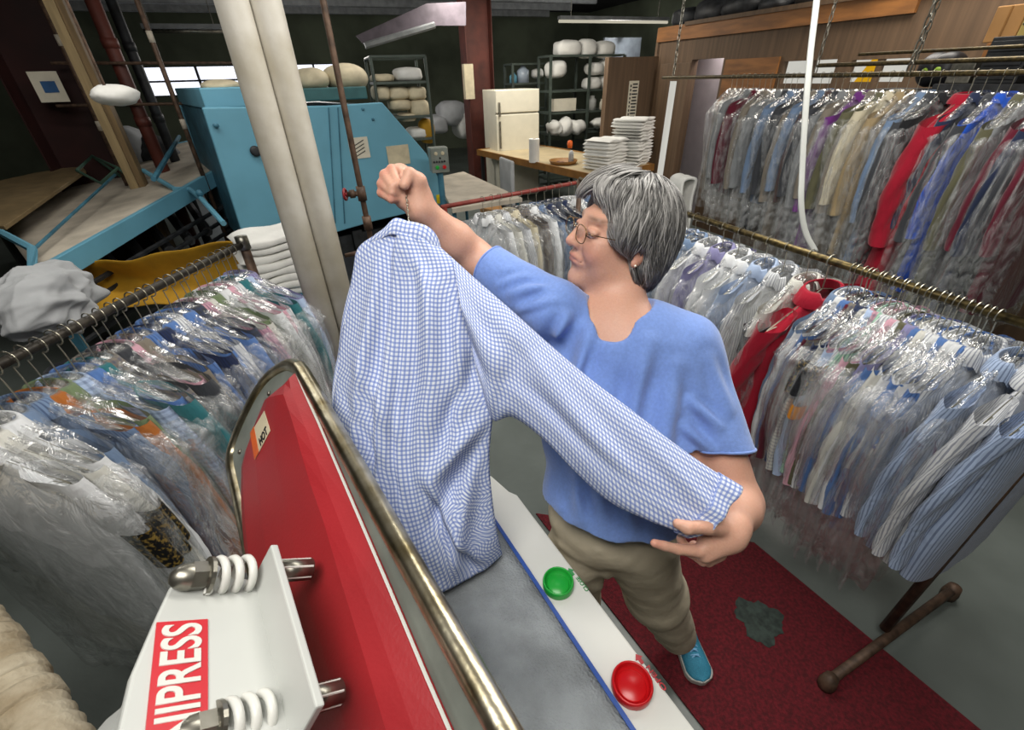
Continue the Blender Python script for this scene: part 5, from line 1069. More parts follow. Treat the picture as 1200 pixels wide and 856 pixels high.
Tl = V3((.945, -.26, -.12)); Tl /= np.linalg.norm(Tl); Tf = V3((-.27, -.96, 0)); Tf -= Tl*(Tf@Tl); Tf /= np.linalg.norm(Tf); Tu = np.cross(Tl, Tf); Tu = Tu if Tu[2] > 0 else -Tu
TR = np.array([Tl, Tf, Tu])
shR, elR, wrR = PD(650, 364, .965), PD(553, 301, 1.04), PD(493, 245, .93)
shL, elL, wrL = PD(803, 408, .95), PD(866, 590, .93), PD(858, 618, .80)
chest, belly, hem_c = PD(735, 430, 1.0), PD(735, 520, 1.04), PD(724, 592, 1.09)
pel = PD(718, 608, 1.13)
hL0, kL0, aL0 = PD(750, 642, 1.15), PD(768, 695, 1.36), PD(793, 742, 1.57)
hR0, kR0 = PD(676, 645, 1.18), PD(672, 702, 1.40); aR0 = V3((kR0[0]+.02, kR0[1]+.06, .12))
WOM = thing('person', 'woman with short grey hair and glasses, blue t-shirt, holding up a checked shirt', 'person', (float((aL0+aR0)[0]/2), float((aL0+aR0)[1]/2), .008))
sk = Vol()
# head
sk.u(ellf(Hh(-.018, 0, .035), (.090, .072, .085), HR)).u(ellf(Hh(.036, 0, -.015), (.058, .056, .085), HR), .02)
sk.u(ellf(Hh(.04, 0, -.072), (.045, .047, .038), HR), .02).u(ellf(Hh(.078, 0, -.096), (.018, .023, .020), HR), .02)
for s in (-1, 1):
    sk.u(ellf(Hh(.058, s*.033, -.03), (.030, .026, .028), HR), .02); sk.u(ellf(Hh(.077, s*.020, .032), (.010, .024, .008), HR), .02)
    sk.u(ellf(Hh(.025, s*.042, -.06), (.035, .022, .034), HR), .02)
for s in (-1, 1): sk.sub(ellf(Hh(.106, s*.033, .008), (.016, .018, .013), HR), .014)
for s in (-1, 1): sk.u(ellf(Hh(.081, s*.032, .010), (.0125, .0165, .0095), HR), .004); sk.sub(ellf(Hh(.097, s*.032, .0065), (.010, .0125, .0036), HR), .0015)
sk.u(capf(Hh(.091, 0, .022), Hh(.109, 0, -.016), .0065, .0095), .012).u(ellf(Hh(.108, 0, -.021), (.012, .011, .0095), HR), .007)
for s in (-1, 1): sk.u(ellf(Hh(.097, s*.0125, -.024), (.010, .0065, .008), HR), .006); sk.sub(ellf(Hh(.1035, s*.006, -.0315), (.004, .003, .004), HR), .002)
sk.u(ellf(Hh(.086, 0, -.053), (.014, .026, .02), HR), .012)
sk.u(ellf(Hh(.0955, 0, -.0475), (.008, .020, .0055), HR), .005).u(ellf(Hh(.0935, 0, -.0585), (.008, .018, .0058), HR), .005)
sk.sub(capf(Hh(.1035, -.012, -.053), Hh(.1035, .012, -.053), .0018, .0018), .003)
for s in (-1, 1): sk.sub(capf(Hh(.100, s*.012, -.053), Hh(.086, s*.025, -.055), .0016, .0012), .003)
sk.sub(ellf(Hh(.1, 0, -.069), (.007, .016, .004), HR), .01)
for s in (-1, 1): sk.sub(capf(Hh(.1, s*.02, -.024), Hh(.086, s*.031, -.05), .002, .001), .010)
for s in (-1, 1):
    sk.u(ellf(Hh(-.012, s*.073, -.004), (.017, .0075, .030), HR), .006).u(ellf(Hh(-.004, s*.074, -.03), (.009, .006, .010), HR), .006); sk.sub(ellf(Hh(-.008, s*.082, -.002), (.009, .006, .017), HR), .004)
# neck, chin fullness, shoulders and chest
nb = PD(722, 366, .985)
sk.u(ellf(Hh(.02, 0, -.105), (.044, .046, .030), HR), .03)
sk.u(capf(Hh(-.022, 0, -.05), nb, .052, .056), .025); sk.u(capf(nb+Tl*.03-Tu*.035, shL-Tl*.02-Tu*.01, .042, .045), .03); sk.u(capf(nb-Tl*.03-Tu*.035, shR+Tl*.02-Tu*.01, .040, .040), .03)
sk.u(ellf(chest-Tf*.0, (.165, .105, .14), TR), .06).u(ellf(belly, (.18, .13, .16), TR), .05).u(ellf(pel, (.15, .11, .11), TR), .05)
sk.u(capf(hL0, kL0, .075, .052), .04).u(capf(kL0, aL0, .05, .035), .03).u(capf(hR0, kR0, .075, .052), .04).u(capf(kR0, aR0, .05, .035), .03)
# arms
midR = elR+(wrR-elR)*.35; sk.u(capf(shR, elR, .042, .042), .02).u(capf(elR, midR, .042, .040), .02).u(capf(midR, wrR, .040, .027), .02)
midL = elL+(wrL-elL)*.3; sk.u(capf(shL, elL, .055, .044), .03).u(capf(elL, midL, .044, .043), .02).u(capf(midL, wrL, .042, .029), .02)
# right fist
def q5(x, y, t): return PD(420+x/8.56, 180+y/8.56, t)
def q6(x, y, t): return PD(740+x/7.13, 560+y/7.13, t)
def finger(pts, rs_, k=.003):
    for i in range(len(pts)-1): sk.u(capf(pts[i], pts[i+1], rs_[i], rs_[i+1]), k if i else .008)
sk.u(capf(wrR, q5(560, 400, .925), .027, .027), .02).u(capf(q5(560, 380, .93), q5(420, 230, .945), .027, .026), .015).u(capf(q5(560, 450, .925), q5(400, 400, .94), .026, .023), .012)
sk.u(ellf(q5(455, 470, .915), (.019, .016, .019)), .008)
finger([q5(455, 190, .935), q5(335, 158, .905), q5(392, 300, .888), q5(425, 355, .900)], [.0115, .0100, .0088, .008])
finger([q5(410, 210, .940), q5(262, 215, .905), q5(345, 335, .886), q5(402, 385, .900)], [.0115, .0102, .0090, .008])
finger([q5(400, 290, .940), q5(232, 305, .907), q5(340, 392, .888), q5(402, 415, .900)], [.011, .0097, .0086, .0078])
finger([q5(410, 370, .935), q5(228, 398, .912), q5(330, 460, .893), q5(400, 455, .902)], [.010, .0088, .0080, .0072])
sk.u(capf(q5(640, 440, .920), q5(600, 280, .900), .020, .017), .012); finger([q5(600, 280, .900), q5(515, 205, .886), q5(462, 320, .878)], [.0155, .0122, .0098], .006)
# left hand pinching the cuff
sk.u(capf(wrL, q6(820, 470, .79), .027, .026), .02).u(ellf(q6(720, 520, .79), (.036, .018, .026)), .02).u(capf(q6(820, 500, .79), q6(620, 640, .79), .024, .015), .012)
finger([q6(800, 430, .785), q6(640, 410, .750), q6(470, 420, .738), q6(385, 385, .740)], [.017, .0125, .0105, .0085], .006)
finger([q6(640, 560, .785), q6(560, 615, .782), q6(390, 600, .772), q6(270, 570, .765), q6(190, 548, .760)], [.0125, .0108, .0092, .0084, .0072])
finger([q6(650, 610, .79), q6(590, 640, .79), q6(440, 575, .797), q6(410, 510, .790)], [.0125, .0105, .009, .008])
finger([q6(680, 640, .80), q6(600, 690, .80), q6(480, 620, .82), q6(520, 560, .82)], [.0125, .0105, .0088, .008])
finger([q6(740, 640, .81), q6(640, 700, .82), q6(540, 660, .84), q6(560, 600, .845)], [.012, .0098, .008, .0072])
def skin_tint(P):
    c = np.tile(np.append(SKINC, 1), (len(P), 1)); q = (P-Hc)@HR.T/HSC
    def spot(ctr, r, col, a):
        w = a*np.exp(-(((q-V3(ctr))/V3(r))**2).sum(1)); c[:, :3] = c[:, :3]*(1-w[:, None])+np.array(col)*w[:, None]
    spot((.098, 0, -.047), (.02, .019, .005), hexc('a85a52')[:3], .75); spot((.096, 0, -.058), (.02, .018, .006), hexc('b0605a')[:3], .75)
    for s in (-1, 1): spot((.07, s*.04, -.03), (.03, .02, .02), hexc('c87a6a')[:3], .45); spot((.082, s*.034, .0345), (.03, .020, .0042), hexc('6a5548')[:3], .8); spot((.088, s*.032, .004), (.014, .018, .01), hexc('a8786a')[:3], .35)
    spot((.11, 0, -.02), (.015, .015, .012), hexc('d08a76')[:3], .4); spot((-.01, .078, -.005), (.02, .01, .03), hexc('c98472')[:3], .5)
    # warmer knuckles and fingertips
    for p in (q5(330, 160, .9), q5(260, 215, .9), q5(230, 305, .9), q5(225, 395, .9), q5(330, 455, .89), q6(190, 548, .76), q6(385, 385, .757), q6(600, 690, .8)):
        w = .35*np.exp(-(np.linalg.norm(P-p, axis=1)/.011)**2); c[:, :3] = c[:, :3]*(1-w[:, None])+np.array(hexc('c4675c')[:3])*w[:, None]
    return c
body, BP = grow('body', sk, (-.35, .35, 0.02), (.75, 1.35, 1.80), .0034, MSK, WOM, skin_tint, relax=1)
# eyes
for s in (-1, 1):
    c = Hh(.0772, s*.032, .0085); e = MB().lathe(c-Fw*.011, Fw, [(0, 0)]+[(.0122*math.sin(a), .0122*(1-math.cos(a))) for a in np.linspace(.2, 3.1, 14)], 20).build('eye', mat('eye_white', 'd8d0c8', .2), WOM, smooth=True)
    MB().lathe(c+Fw*.0125, Fw, [(.0055, -.0012), (.0055, 0), (.002, .0005), (0, .0006)], 16).build('iris', mat('iris', '3a2c20', .2), e, smooth=True)
    lid = [Hh(.0955-.010*abs(u)**2-.002, s*.032+u*.0165, -.0035-.004*u*u+.005) for u in np.linspace(-.7, .7, 9)]; MB().tube(lid, [.0006, .001, .0013, .0014, .0014, .0014, .0013, .001, .0006], 6).build('lashes', mat('lash', '2c221e', .6), WOM, smooth=True)
# glasses
gm = mat('glasses_wire', '8a6f4a', .25, metal=.9); gl = bpy.data.materials.new('lens_glass'); gl.use_nodes = True; nt = gl.node_tree; nt.nodes.remove(nt.nodes['Principled BSDF'])
a_ = N(nt, 'ShaderNodeBsdfTransparent'); b_ = N(nt, 'ShaderNodeBsdfGlossy', i_Roughness=.03); c_ = N(nt, 'ShaderNodeMixShader', i_Fac=.06); nt.links.new(a_.outputs[0], c_.inputs[1]); nt.links.new(b_.outputs[0], c_.inputs[2]); nt.links.new(c_.outputs[0], nt.nodes['Material Output'].inputs[0])
b = MB()
def loop(s, r=1.0, n=28): return [Hh(.1085-.05*abs(np.sign(math.cos(a))*abs(math.cos(a))**.7*.0235)*1-.06*abs(s*.034+np.sign(math.cos(a))*abs(math.cos(a))**.7*.0235*r)*.5, s*.034+np.sign(math.cos(a))*abs(math.cos(a))**.7*.0235*r, .004+np.sign(math.sin(a))*abs(math.sin(a))**.7*.0165*r) for a in np.linspace(0, 2*np.pi, n)]
for s in (-1, 1): b.tube(loop(s), .0010, 6, caps=False); b.tube(smooth_path([Hh(.104, s*.057, .010), Hh(.095, s*.069, .012), Hh(.05, s*.075, .010), Hh(.0, s*.077, .009), Hh(-.02, s*.077, -.005)], 6), .0009, 6)
b.tube(smooth_path([Hh(.1065, -.0115, .010), Hh(.111, 0, .013), Hh(.1065, .0115, .010)], 6), .0009, 6)
G_ = b.build('glasses', gm, WOM, smooth=True, label='thin gold wire-rimmed glasses')
for s in (-1, 1): lp = loop(s, .97); b = MB(); b.prism(lp[:-1], Fw*.0008); b.build('lens', gl, G_)
MB().lathe(Hh(-.002, .081, -.033), Lt, [(0, -.001), (.0028, 0), (.0032, .0015), (.0022, .0035), (0, .004)], 12).build('earring', mat('pearl', 'e8dcc8', .2, metal=.2), WOM, smooth=True)
# hair
hv = Vol()
hv.u(ellf(Hh(-.020, 0, .042), (.093, .083, .087), HR)).u(ellf(Hh(-.055, 0, -.005), (.058, .078, .082), HR), .03).u(ellf(Hh(-.055, 0, -.068), (.040, .056, .048), HR), .03)
for s in (-1, 1): hv.u(ellf(Hh(.005, s*.064, .035), (.055, .022, .048), HR), .02); hv.u(ellf(Hh(-.038, s*.066, -.03), (.032, .022, .045), HR), .02)
hv.u(ellf(Hh(.042, .0, .088), (.046, .062, .028), HR), .03)
hv.sub(ellf(Hh(.130, .006, -.022), (.082, .115, .106), HR), .010); hv.sub(ellf(Hh(.035, 0, -.085), (.062, .12, .072), HR), .012)
for s in (-1, 1): hv.sub(ellf(Hh(-.004, s*.092, -.022), (.020, .022, .026), HR), .006)
gr = lambda P: np.stack([hv.ev(P+e)-hv.ev(P-e) for e in np.eye(3)*.002], -1)
def strandfield(P): q = (P-Hc)@HR.T; th = np.arctan2(q[:, 1], q[:, 0]+.03); return th
rs = np.random.RandomState(12); ns = 2600; nk = 15
st_ = rs.randn(ns, 3); st_ /= np.linalg.norm(st_, axis=1)[:, None]; st_[:, 2] = np.abs(st_[:, 2])*1.3-.45; Pn = Hc+Upv*.03-Fw*.02+(st_@HR)*.12
Gd = None
for _ in range(6): g_ = gr(Pn); g_ /= np.linalg.norm(g_, axis=1)[:, None]+1e-9; Pn = Pn-g_*hv.ev(Pn)[:, None]*.8
crown = Hh(-.035, -.02, .145); path = [Pn.copy()]; step = rs.uniform(.0055, .0085, ns); ph = rs.rand(ns)*6.28; lift = rs.uniform(-.001, .0045, ns)
for k in range(nk-1):
    g_ = gr(path[-1]); g_ /= np.linalg.norm(g_, axis=1)[:, None]+1e-9; q = (path[-1]-Hc)@HR.T
    out = path[-1]-crown; out /= np.linalg.norm(out, axis=1)[:, None]; front = np.clip((q[:, 0]+.01)/.07, 0, 1)[:, None]
    d = out*.7-Upv*.8*(1-front*.3)-Fw*(.75*(1-front*.2)*np.clip(.15-q[:, 2:3]*1.5, 0, .6)*2)+Lt*.35*front*np.sign(q[:, 1:2]+.02)
    sidew = np.cross(g_, d); wave = np.sin(ph+k*.75+q[:, 2]*45)[:, None]; d = d-g_*(d*g_).sum(1)[:, None]; d /= np.linalg.norm(d, axis=1)[:, None]+1e-9
    d = d+sidew*.20*wave; nx = path[-1]+d*step[:, None]; nx = nx-g_*((hv.ev(nx)-.001-lift*(k/nk)**1.5*2.0))[:, None]*.8; path.append(nx)
path = np.array(path).transpose(1, 0, 2)
for i in range(260):
    o_ = rs.randn(3)*V3((.006, .010, .004)); sd_ = rs.uniform(-.045, .03); sp_ = smooth_path([Hh(.01, sd_*.4, .128)+HR.T@o_, Hh(.045, sd_*.7-.006, .120)+HR.T@o_, Hh(.073, sd_-.016, .098)+HR.T@(o_*.8), Hh(.090, sd_*.55-.040, .070)+HR.T@(o_*.6), Hh(.088+.004*rs.rand(), sd_*.3-.052, .045)+HR.T@(o_*.5)], 4)[:nk]
    path[i] = sp_ if len(sp_) == nk else path[i]
hvb, _ = grow('hair', hv, Hc-.2, Hc+.2, .0036, MHR, WOM, lambda P: np.tile(np.append(np.array(hexc('4c4c4e')[:3]), 1), (len(P), 1)), relax=1)
prof = np.array([.5, .9, 1, 1, 1, 1, 1, .95, .9, .85, .75, .65, .5, .35, .15]); n6 = 5; vs = []; fs = []; cs = []
for i in range(ns):
    P = path[i]; T_ = np.gradient(P, axis=0); T_ /= np.linalg.norm(T_, axis=1)[:, None]+1e-9; a = np.cross(T_, P-Hc); a /= np.linalg.norm(a, axis=1)[:, None]+1e-9; bb = np.cross(T_, a); r = (prof*rs.uniform(.0009, .0020))[:, None]
    t = np.linspace(0, 2*np.pi, n6, endpoint=False); ring = P[:, None, :]+r[:, None]*(np.cos(t)[None, :, None]*a[:, None, :]*1.5+np.sin(t)[None, :, None]*bb[:, None, :]*.8); base_ = len(vs)*nk*n6; vs.append(ring.reshape(-1, 3))
    fs += [(base_+j*n6+m, base_+j*n6+(m+1) % n6, base_+(j+1)*n6+(m+1) % n6, base_+(j+1)*n6+m) for j in range(nk-1) for m in range(n6)]
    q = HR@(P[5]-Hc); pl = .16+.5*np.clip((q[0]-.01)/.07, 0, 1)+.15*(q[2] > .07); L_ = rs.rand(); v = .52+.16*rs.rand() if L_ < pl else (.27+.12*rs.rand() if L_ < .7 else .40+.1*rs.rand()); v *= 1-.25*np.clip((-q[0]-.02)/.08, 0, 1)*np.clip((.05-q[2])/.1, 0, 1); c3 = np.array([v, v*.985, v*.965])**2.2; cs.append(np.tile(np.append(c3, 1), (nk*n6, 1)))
me = bpy.data.meshes.new('hair_locks'); V_ = np.concatenate(vs)-OFF[WOM.name]; me.from_pydata(V_.tolist(), [], fs); at_ = me.attributes.new('tint', 'FLOAT_COLOR', 'POINT'); at_.data.foreach_set('color', np.concatenate(cs).astype(np.float32).ravel()); me.polygons.foreach_set('use_smooth', [True]*len(me.polygons)); me.materials.append(MHR)
o = link('hair_locks', me, None, hvb); OFF[o.name] = OFF[WOM.name]; o['kind'] = 'stuff'
# t-shirt
mt = mat('heather_blue_jersey', '7593d4', .9, var=.05, scale=160, bump=.15, bscale=500, sheen=.3)
tv = Vol(); tv.u(ellf(chest, (.188, .122, .165), TR)).u(ellf(belly, (.203, .150, .175), TR), .06).u(ellf(hem_c, (.190, .150, .16), TR), .05)
for s in (-1, 1): tv.u(ellf(chest+Tf*.075+Tl*s*.075-Tu*.045, (.075, .065, .075), TR), .05)
tv.u(capf(nb+Tl*.05-Tu*.035, shL, .052, .058), .04).u(capf(nb-Tl*.05-Tu*.040, shR, .040, .057), .04)
eR = shR+(elR-shR)*.80; eL = shL+(elL-shL)*.66
tv.u(capf(shR, shR+(elR-shR)*.95, .062, .050), .035).u(capf(shL, shL+(elL-shL)*.8, .066, .064), .035)
tv.sub(lambda P, f=planef(eR, -(elR-shR)), g=capf(shR, elR, .12, .12): np.maximum(f(P), g(P)), .002)
tv.sub(lambda P, f=planef(eL, -(elL-shL)+V3((.1, 0, .03))), g=capf(shL+(elL-shL)*.5, elL, .13, .13): np.maximum(f(P), g(P)), .002)
hemp = PD(705, 618, .99)
tv.sub(planef(hemp, V3((.0, .10, 1))), .003)
tv.sub(ellf(nb+Tf*.035+Tu*.055, (.068, .072, .092), TR), .003); tv.sub(ellf(nb+Tf*.075+Tu*.012, (.040, .05, .045), TR), .02)
rsf = np.random.RandomState(5)
FOLDS = []
def fold(p0, p1, w, a): FOLDS.append((V3(p0), V3(p1), w, a))
for (x0, y0, t0, x1, y1, t1, w, a) in [(640, 332, .9, 600, 345, .95, .009, .005), (650, 352, .90, 608, 364, .94, .008, .004), (665, 372, .9, 640, 420, .9, .012, .008), (690, 385, .9, 668, 470, .88, .014, .007), 
    (760, 400, .86, 735, 520, .88, .016, .006), (790, 430, .88, 770, 560, .9, .016, .006), (810, 470, .88, 842, 500, .88, .010, .006), (800, 500, .89, 836, 530, .88, .010, .006), (640, 540, .93, 655, 600, .99, .012, .007), (665, 520, .9, 680, 610, .97, .014, .006), (700, 560, .92, 706, 612, .97, .013, .005), (735, 580, .92, 740, 622, .96, .012, .005), (615, 325, .95, 585, 335, .97, .008, .005), (825, 420, .9, 850, 480, .9, .012, .005)]: fold(PD(x0, y0, t0), PD(x1, y1, t1), w, a)
def fd(P):
    d = np.zeros(len(P))
    for a, b_, w, amp in FOLDS:
        ab = b_-a; t = np.clip(((P-a)@ab)/(ab@ab), 0, 1); r = P-a-t[:, None]*ab; rd = ray(600, 428); r2 = (r**2).sum(1)-((r@_f)**2)*.85; d -= 1.9*amp*np.exp(-r2/(w*w))*np.sin(np.pi*(.1+.8*t)); d += 1.2*amp*np.exp(-((np.sqrt(r2)-w*1.7)**2)/(w*w))*np.sin(np.pi*(.1+.8*t))
    return d+.0016*np.sin(P[:, 0]*55+P[:, 2]*22)*np.sin(P[:, 2]*31+P[:, 1]*40)
tv.disp = fd
TS, _ = grow('t_shirt', tv, (-.2, .4, .75), (.72, 1.3, 1.62), .0045, mt, WOM, relax=2)
# neckband and sleeve hems: rolled rims drawn where the cloth ends
def hemring(c, ax, vol, r0, n=44, thick=.0035, inset=.003):
    ax = V3(ax)/np.linalg.norm(ax); a = np.cross(ax, [0, 0, 1.]); a /= np.linalg.norm(a); b_ = np.cross(ax, a); pts = []
    for th in np.linspace(0, 2*np.pi, n, endpoint=False):
        dr = a*math.cos(th)+b_*math.sin(th); rr_ = np.linspace(.02, .14, 120); v = vol.ev(c+dr*rr_[:, None]); k = np.nonzero(v > 0)[0]; k = [i for i in k if i > 5]; r = rr_[k[0]] if k else r0; pts.append(c+dr*(r-.001))
    pts.append(pts[0]); return pts
for e, d_ in ((eR, elR-shR), (eL, (elL-shL)-V3((.1, 0, .03)))):
    dn = d_/np.linalg.norm(d_); MB().tube(hemring(e-dn*.004, dn, tv, .062), .0028, 8, caps=False).build('sleeve_hem', mt, TS, smooth=True)
# trousers
mk = mat('khaki_twill', 'bdb29b', .9, var=.08, scale=10, bump=.3, bscale=30)
pv = Vol(); pv.u(ellf(pel, (.166, .125, .11), TR)).u(capf(hL0, kL0, .094, .086), .045).u(capf(kL0, aL0, .085, .066), .05).u(capf(hR0, kR0, .084, .076), .04).u(capf(kR0, aR0, .076, .070), .04)
pv.sub(planef(aL0+(aL0-kL0)*.02, -(aL0-kL0)), .002) if False else None
pv.sub(planef((0, 0, .105), (0, 0, 1)), .002); pv.sub(planef(PD(700, 590, 1.0), (0, 0, -1)), .002)
FP = []
for (x0, y0, t0, x1, y1, t1, w, a) in [(745, 735, 1.5, 805, 728, 1.5, .012, .010), (740, 722, 1.45, 800, 712, 1.45, .012, .008), (760, 748, 1.55, 808, 742, 1.55, .010, .008), (700, 640, 1.05, 715, 690, 1.15, .012, .008), (735, 650, 1.05, 790, 690, 1.2, .014, .007), (730, 680, 1.2, 770, 720, 1.3, .014, .007), (655, 640, 1.1, 700, 660, 1.1, .012, .007), (660, 665, 1.15, 705, 690, 1.2, .012, .007)]: FP.append((PD(x0, y0, t0), PD(x1, y1, t1), w, a))
def fdp(P):
    d = np.zeros(len(P))
    for a, b_, w, amp in FP: ab = b_-a; t = np.clip(((P-a)@ab)/(ab@ab), 0, 1); r = P-a-t[:, None]*ab; r2 = (r**2).sum(1)-((r@_f)**2)*.85; d -= amp*np.exp(-r2/(w*w))
    return d+.0015*np.sin(P[:, 2]*60+P[:, 0]*25)*np.sin(P[:, 0]*30+P[:, 1]*26)
pv.disp = fdp; TRS, _ = grow('trousers', pv, (-.15, .45, .05), (.85, 1.25, 1.1), .0055, mk, WOM, relax=2)
# shoes
ms = mat('teal_mesh_shoe', '2e7f9c', .7, var=.12, scale=300, bump=.3, bscale=400); ml = mat('light_blue_lace', '7fb4dc', .7); mso = mat('pale_sole', 'a9a9a4', .6)
def shoe(toe, heel, nm):
    toe, heel = toe*[1, 1, 0], heel*[1, 1, 0]; ax = (toe-heel)/np.linalg.norm(toe-heel); L = .262; sd = np.cross(Z3, ax); h0 = toe-ax*L; sh = MB(); rows = []
    W_ = lambda u: .030+.017*math.sin(min(1, u*1.15)*math.pi*.55)-.004*math.sin(u*math.pi) if u < .82 else (.0445*math.sqrt(max(0, 1-((u-.82)/.18)**2))+.002)
    for u in np.linspace(0.0, 1, 34):
        w = W_(u) if u > .05 else W_(.05)*(.55+.45*math.sqrt(max(0, u/.05))); ht = .085 if u < .25 else .085-.048*sm(np.array(u), .25, .62)-.018*sm(np.array(u), .8, 1); ht = float(ht)
        rows.append([h0+ax*u*L+sd*w*np.sign(math.cos(a))*abs(math.cos(a))**.8+Z3*(.032+(max(0, math.sin(a)))**.8*(ht-.012)-(.012 if math.sin(a) < 0 else 0)) for a in np.linspace(0, 2*np.pi, 24, endpoint=False)])
    up_ = MB().grid(np.array(rows), closed=True); up_.f.append(tuple(range(24))); up_.m.append(0); up = up_.build('shoe', ms, WOM, smooth=True)
    P_ = [h0+ax*(u*(L+.008)-.004)+sd*(W_(u)+.005) for u in np.linspace(0.04, 1, 22)]+[h0+ax*(u*(L+.008)-.004)-sd*(W_(u)+.005) for u in np.linspace(1, .04, 22)]
    MB().prism([p+Z3*.010 for p in P_], (0, 0, .024)).build('sole', mso, up, bevel=.004)
    b = MB()
    for i in range(5):
        u = .42+i*.07; z = .034+.085-.012-.048*float(sm(np.array(u), .25, .62))-.0; b.tube(smooth_path([h0+ax*u*L+sd*.022+Z3*(z-.010), h0+ax*(u*L+.004)+Z3*(z+.001), h0+ax*(u*L+.012)-sd*.022+Z3*(z-.010)], 5), .0028, 6); b.tube(smooth_path([h0+ax*u*L-sd*.022+Z3*(z-.010), h0+ax*(u*L+.004)+Z3*(z+.003), h0+ax*(u*L+.012)+sd*.022+Z3*(z-.010)], 5), .0028, 6)
    b.build('laces', ml, up, smooth=True)
tL = PZ(824, 800, .03); hLp = PZ(802, 744, .03); shoe(tL, hLp, 'L'); shoe(V3((aR0[0]-.05, aR0[1]-.17, 0)), V3((aR0[0], aR0[1]+.05, 0)), 'R')
# ================================================================ THE CHECKED SHIRT ON ITS HANGER
mc = bpy.data.materials.new('gingham_cloth'); mc.use_nodes = True; nt = mc.node_tree; B = nt.nodes['Principled BSDF']; L_ = nt.links.new
uvn = N(nt, 'ShaderNodeUVMap', uv_map='UVMap'); sx = N(nt, 'ShaderNodeSeparateXYZ'); L_(uvn.outputs[0], sx.inputs[0])
def bnd(o_):
    a = N(nt, 'ShaderNodeMath', operation='MULTIPLY'); a.inputs[1].default_value = 1/.0086; L_(o_, a.inputs[0]); f = N(nt, 'ShaderNodeMath', operation='FRACT'); L_(a.outputs[0], f.inputs[0])
    c = N(nt, 'ShaderNodeMath', operation='COMPARE'); c.inputs[1].default_value = .5; c.inputs[2].default_value = .22; L_(f.outputs[0], c.inputs[0]); return c.outputs[0]
ad = N(nt, 'ShaderNodeMath', operation='ADD'); L_(bnd(sx.outputs[0]), ad.inputs[0]); L_(bnd(sx.outputs[1]), ad.inputs[1]); hf = N(nt, 'ShaderNodeMath', operation='MULTIPLY'); hf.inputs[1].default_value = .5; L_(ad.outputs[0], hf.inputs[0])
cr = N(nt, 'ShaderNodeValToRGB'); cr.color_ramp.interpolation = 'CONSTANT'; cr.color_ramp.elements[0].color = hexc('dfe4ee'); e_ = cr.color_ramp.elements.new(.25); e_.color = hexc('9ba9d4'); cr.color_ramp.elements[2].position = .75; cr.color_ramp.elements[2].color = hexc('7a8cc4'); L_(hf.outputs[0], cr.inputs[0]); L_(cr.outputs[0], B.inputs['Base Color'])
B.inputs['Roughness'].default_value = .9; B.inputs['Specular IOR Level'].default_value = .15; B.inputs['Subsurface Weight'].default_value = 0
SH = thing('checked_shirt', 'blue and white checked shirt held up on a wire hanger by the woman', 'shirt', tuple(PD(520, 500, .92)))
def uvgrid(b, G, closed=False, uo=0., vo=0., ref=None):
    """adds the grid and records cloth coordinates measured along it"""
    G = np.asarray(G); R, Cn = G.shape[:2]; du_ = np.linalg.norm(np.diff(G, axis=1), axis=2); U = np.concatenate([np.zeros((R, 1)), np.cumsum(du_, axis=1)], 1); mid = Cn//2 if ref is None else ref; U = U-U[:, mid:mid+1]
    dv_ = np.linalg.norm(np.diff(G, axis=0), axis=2); Vv = np.concatenate([np.zeros((1, Cn)), np.cumsum(dv_, axis=0)], 0); b.grid(G); return np.stack([U+uo, Vv+vo], -1).reshape(-1, 2)
ctl = [  # left mark, right mark, depths
 ((450, 270), (509, 284), .880, .872), ((421, 290), (558, 330), .890, .865), ((414, 318), (574, 358), .893, .862), ((405, 372), (584, 405), .893, .860), ((396, 425), (586, 450), .893, .862), ((392, 480), (577, 490), .892, .866),
 ((393, 540), (573, 540), .890, .880), ((404, 600), (577, 590), .884, .900), ((422, 655), (583, 628), .872, .922), ((440, 706), (588, 650), None, None)]
nv, nu_ = 110, 90
Lc = np.array([PD(*l, tl) if tl else PZ(l[0], l[1], .966) for l, r, tl, tr in ctl]); Rc = np.array([PD(*r, tr) if tr else PZ(r[0], r[1], .966) for l, r, tl, tr in ctl])
Ls, Rs = smooth_path(Lc, 12), smooth_path(Rc, 12); nv = len(Ls); us = np.linspace(0, 1, nu_); vv = np.linspace(0, 1, nv)
toC = -(_f*.75+V3((0, .3, 0))); toC /= np.linalg.norm(toC)
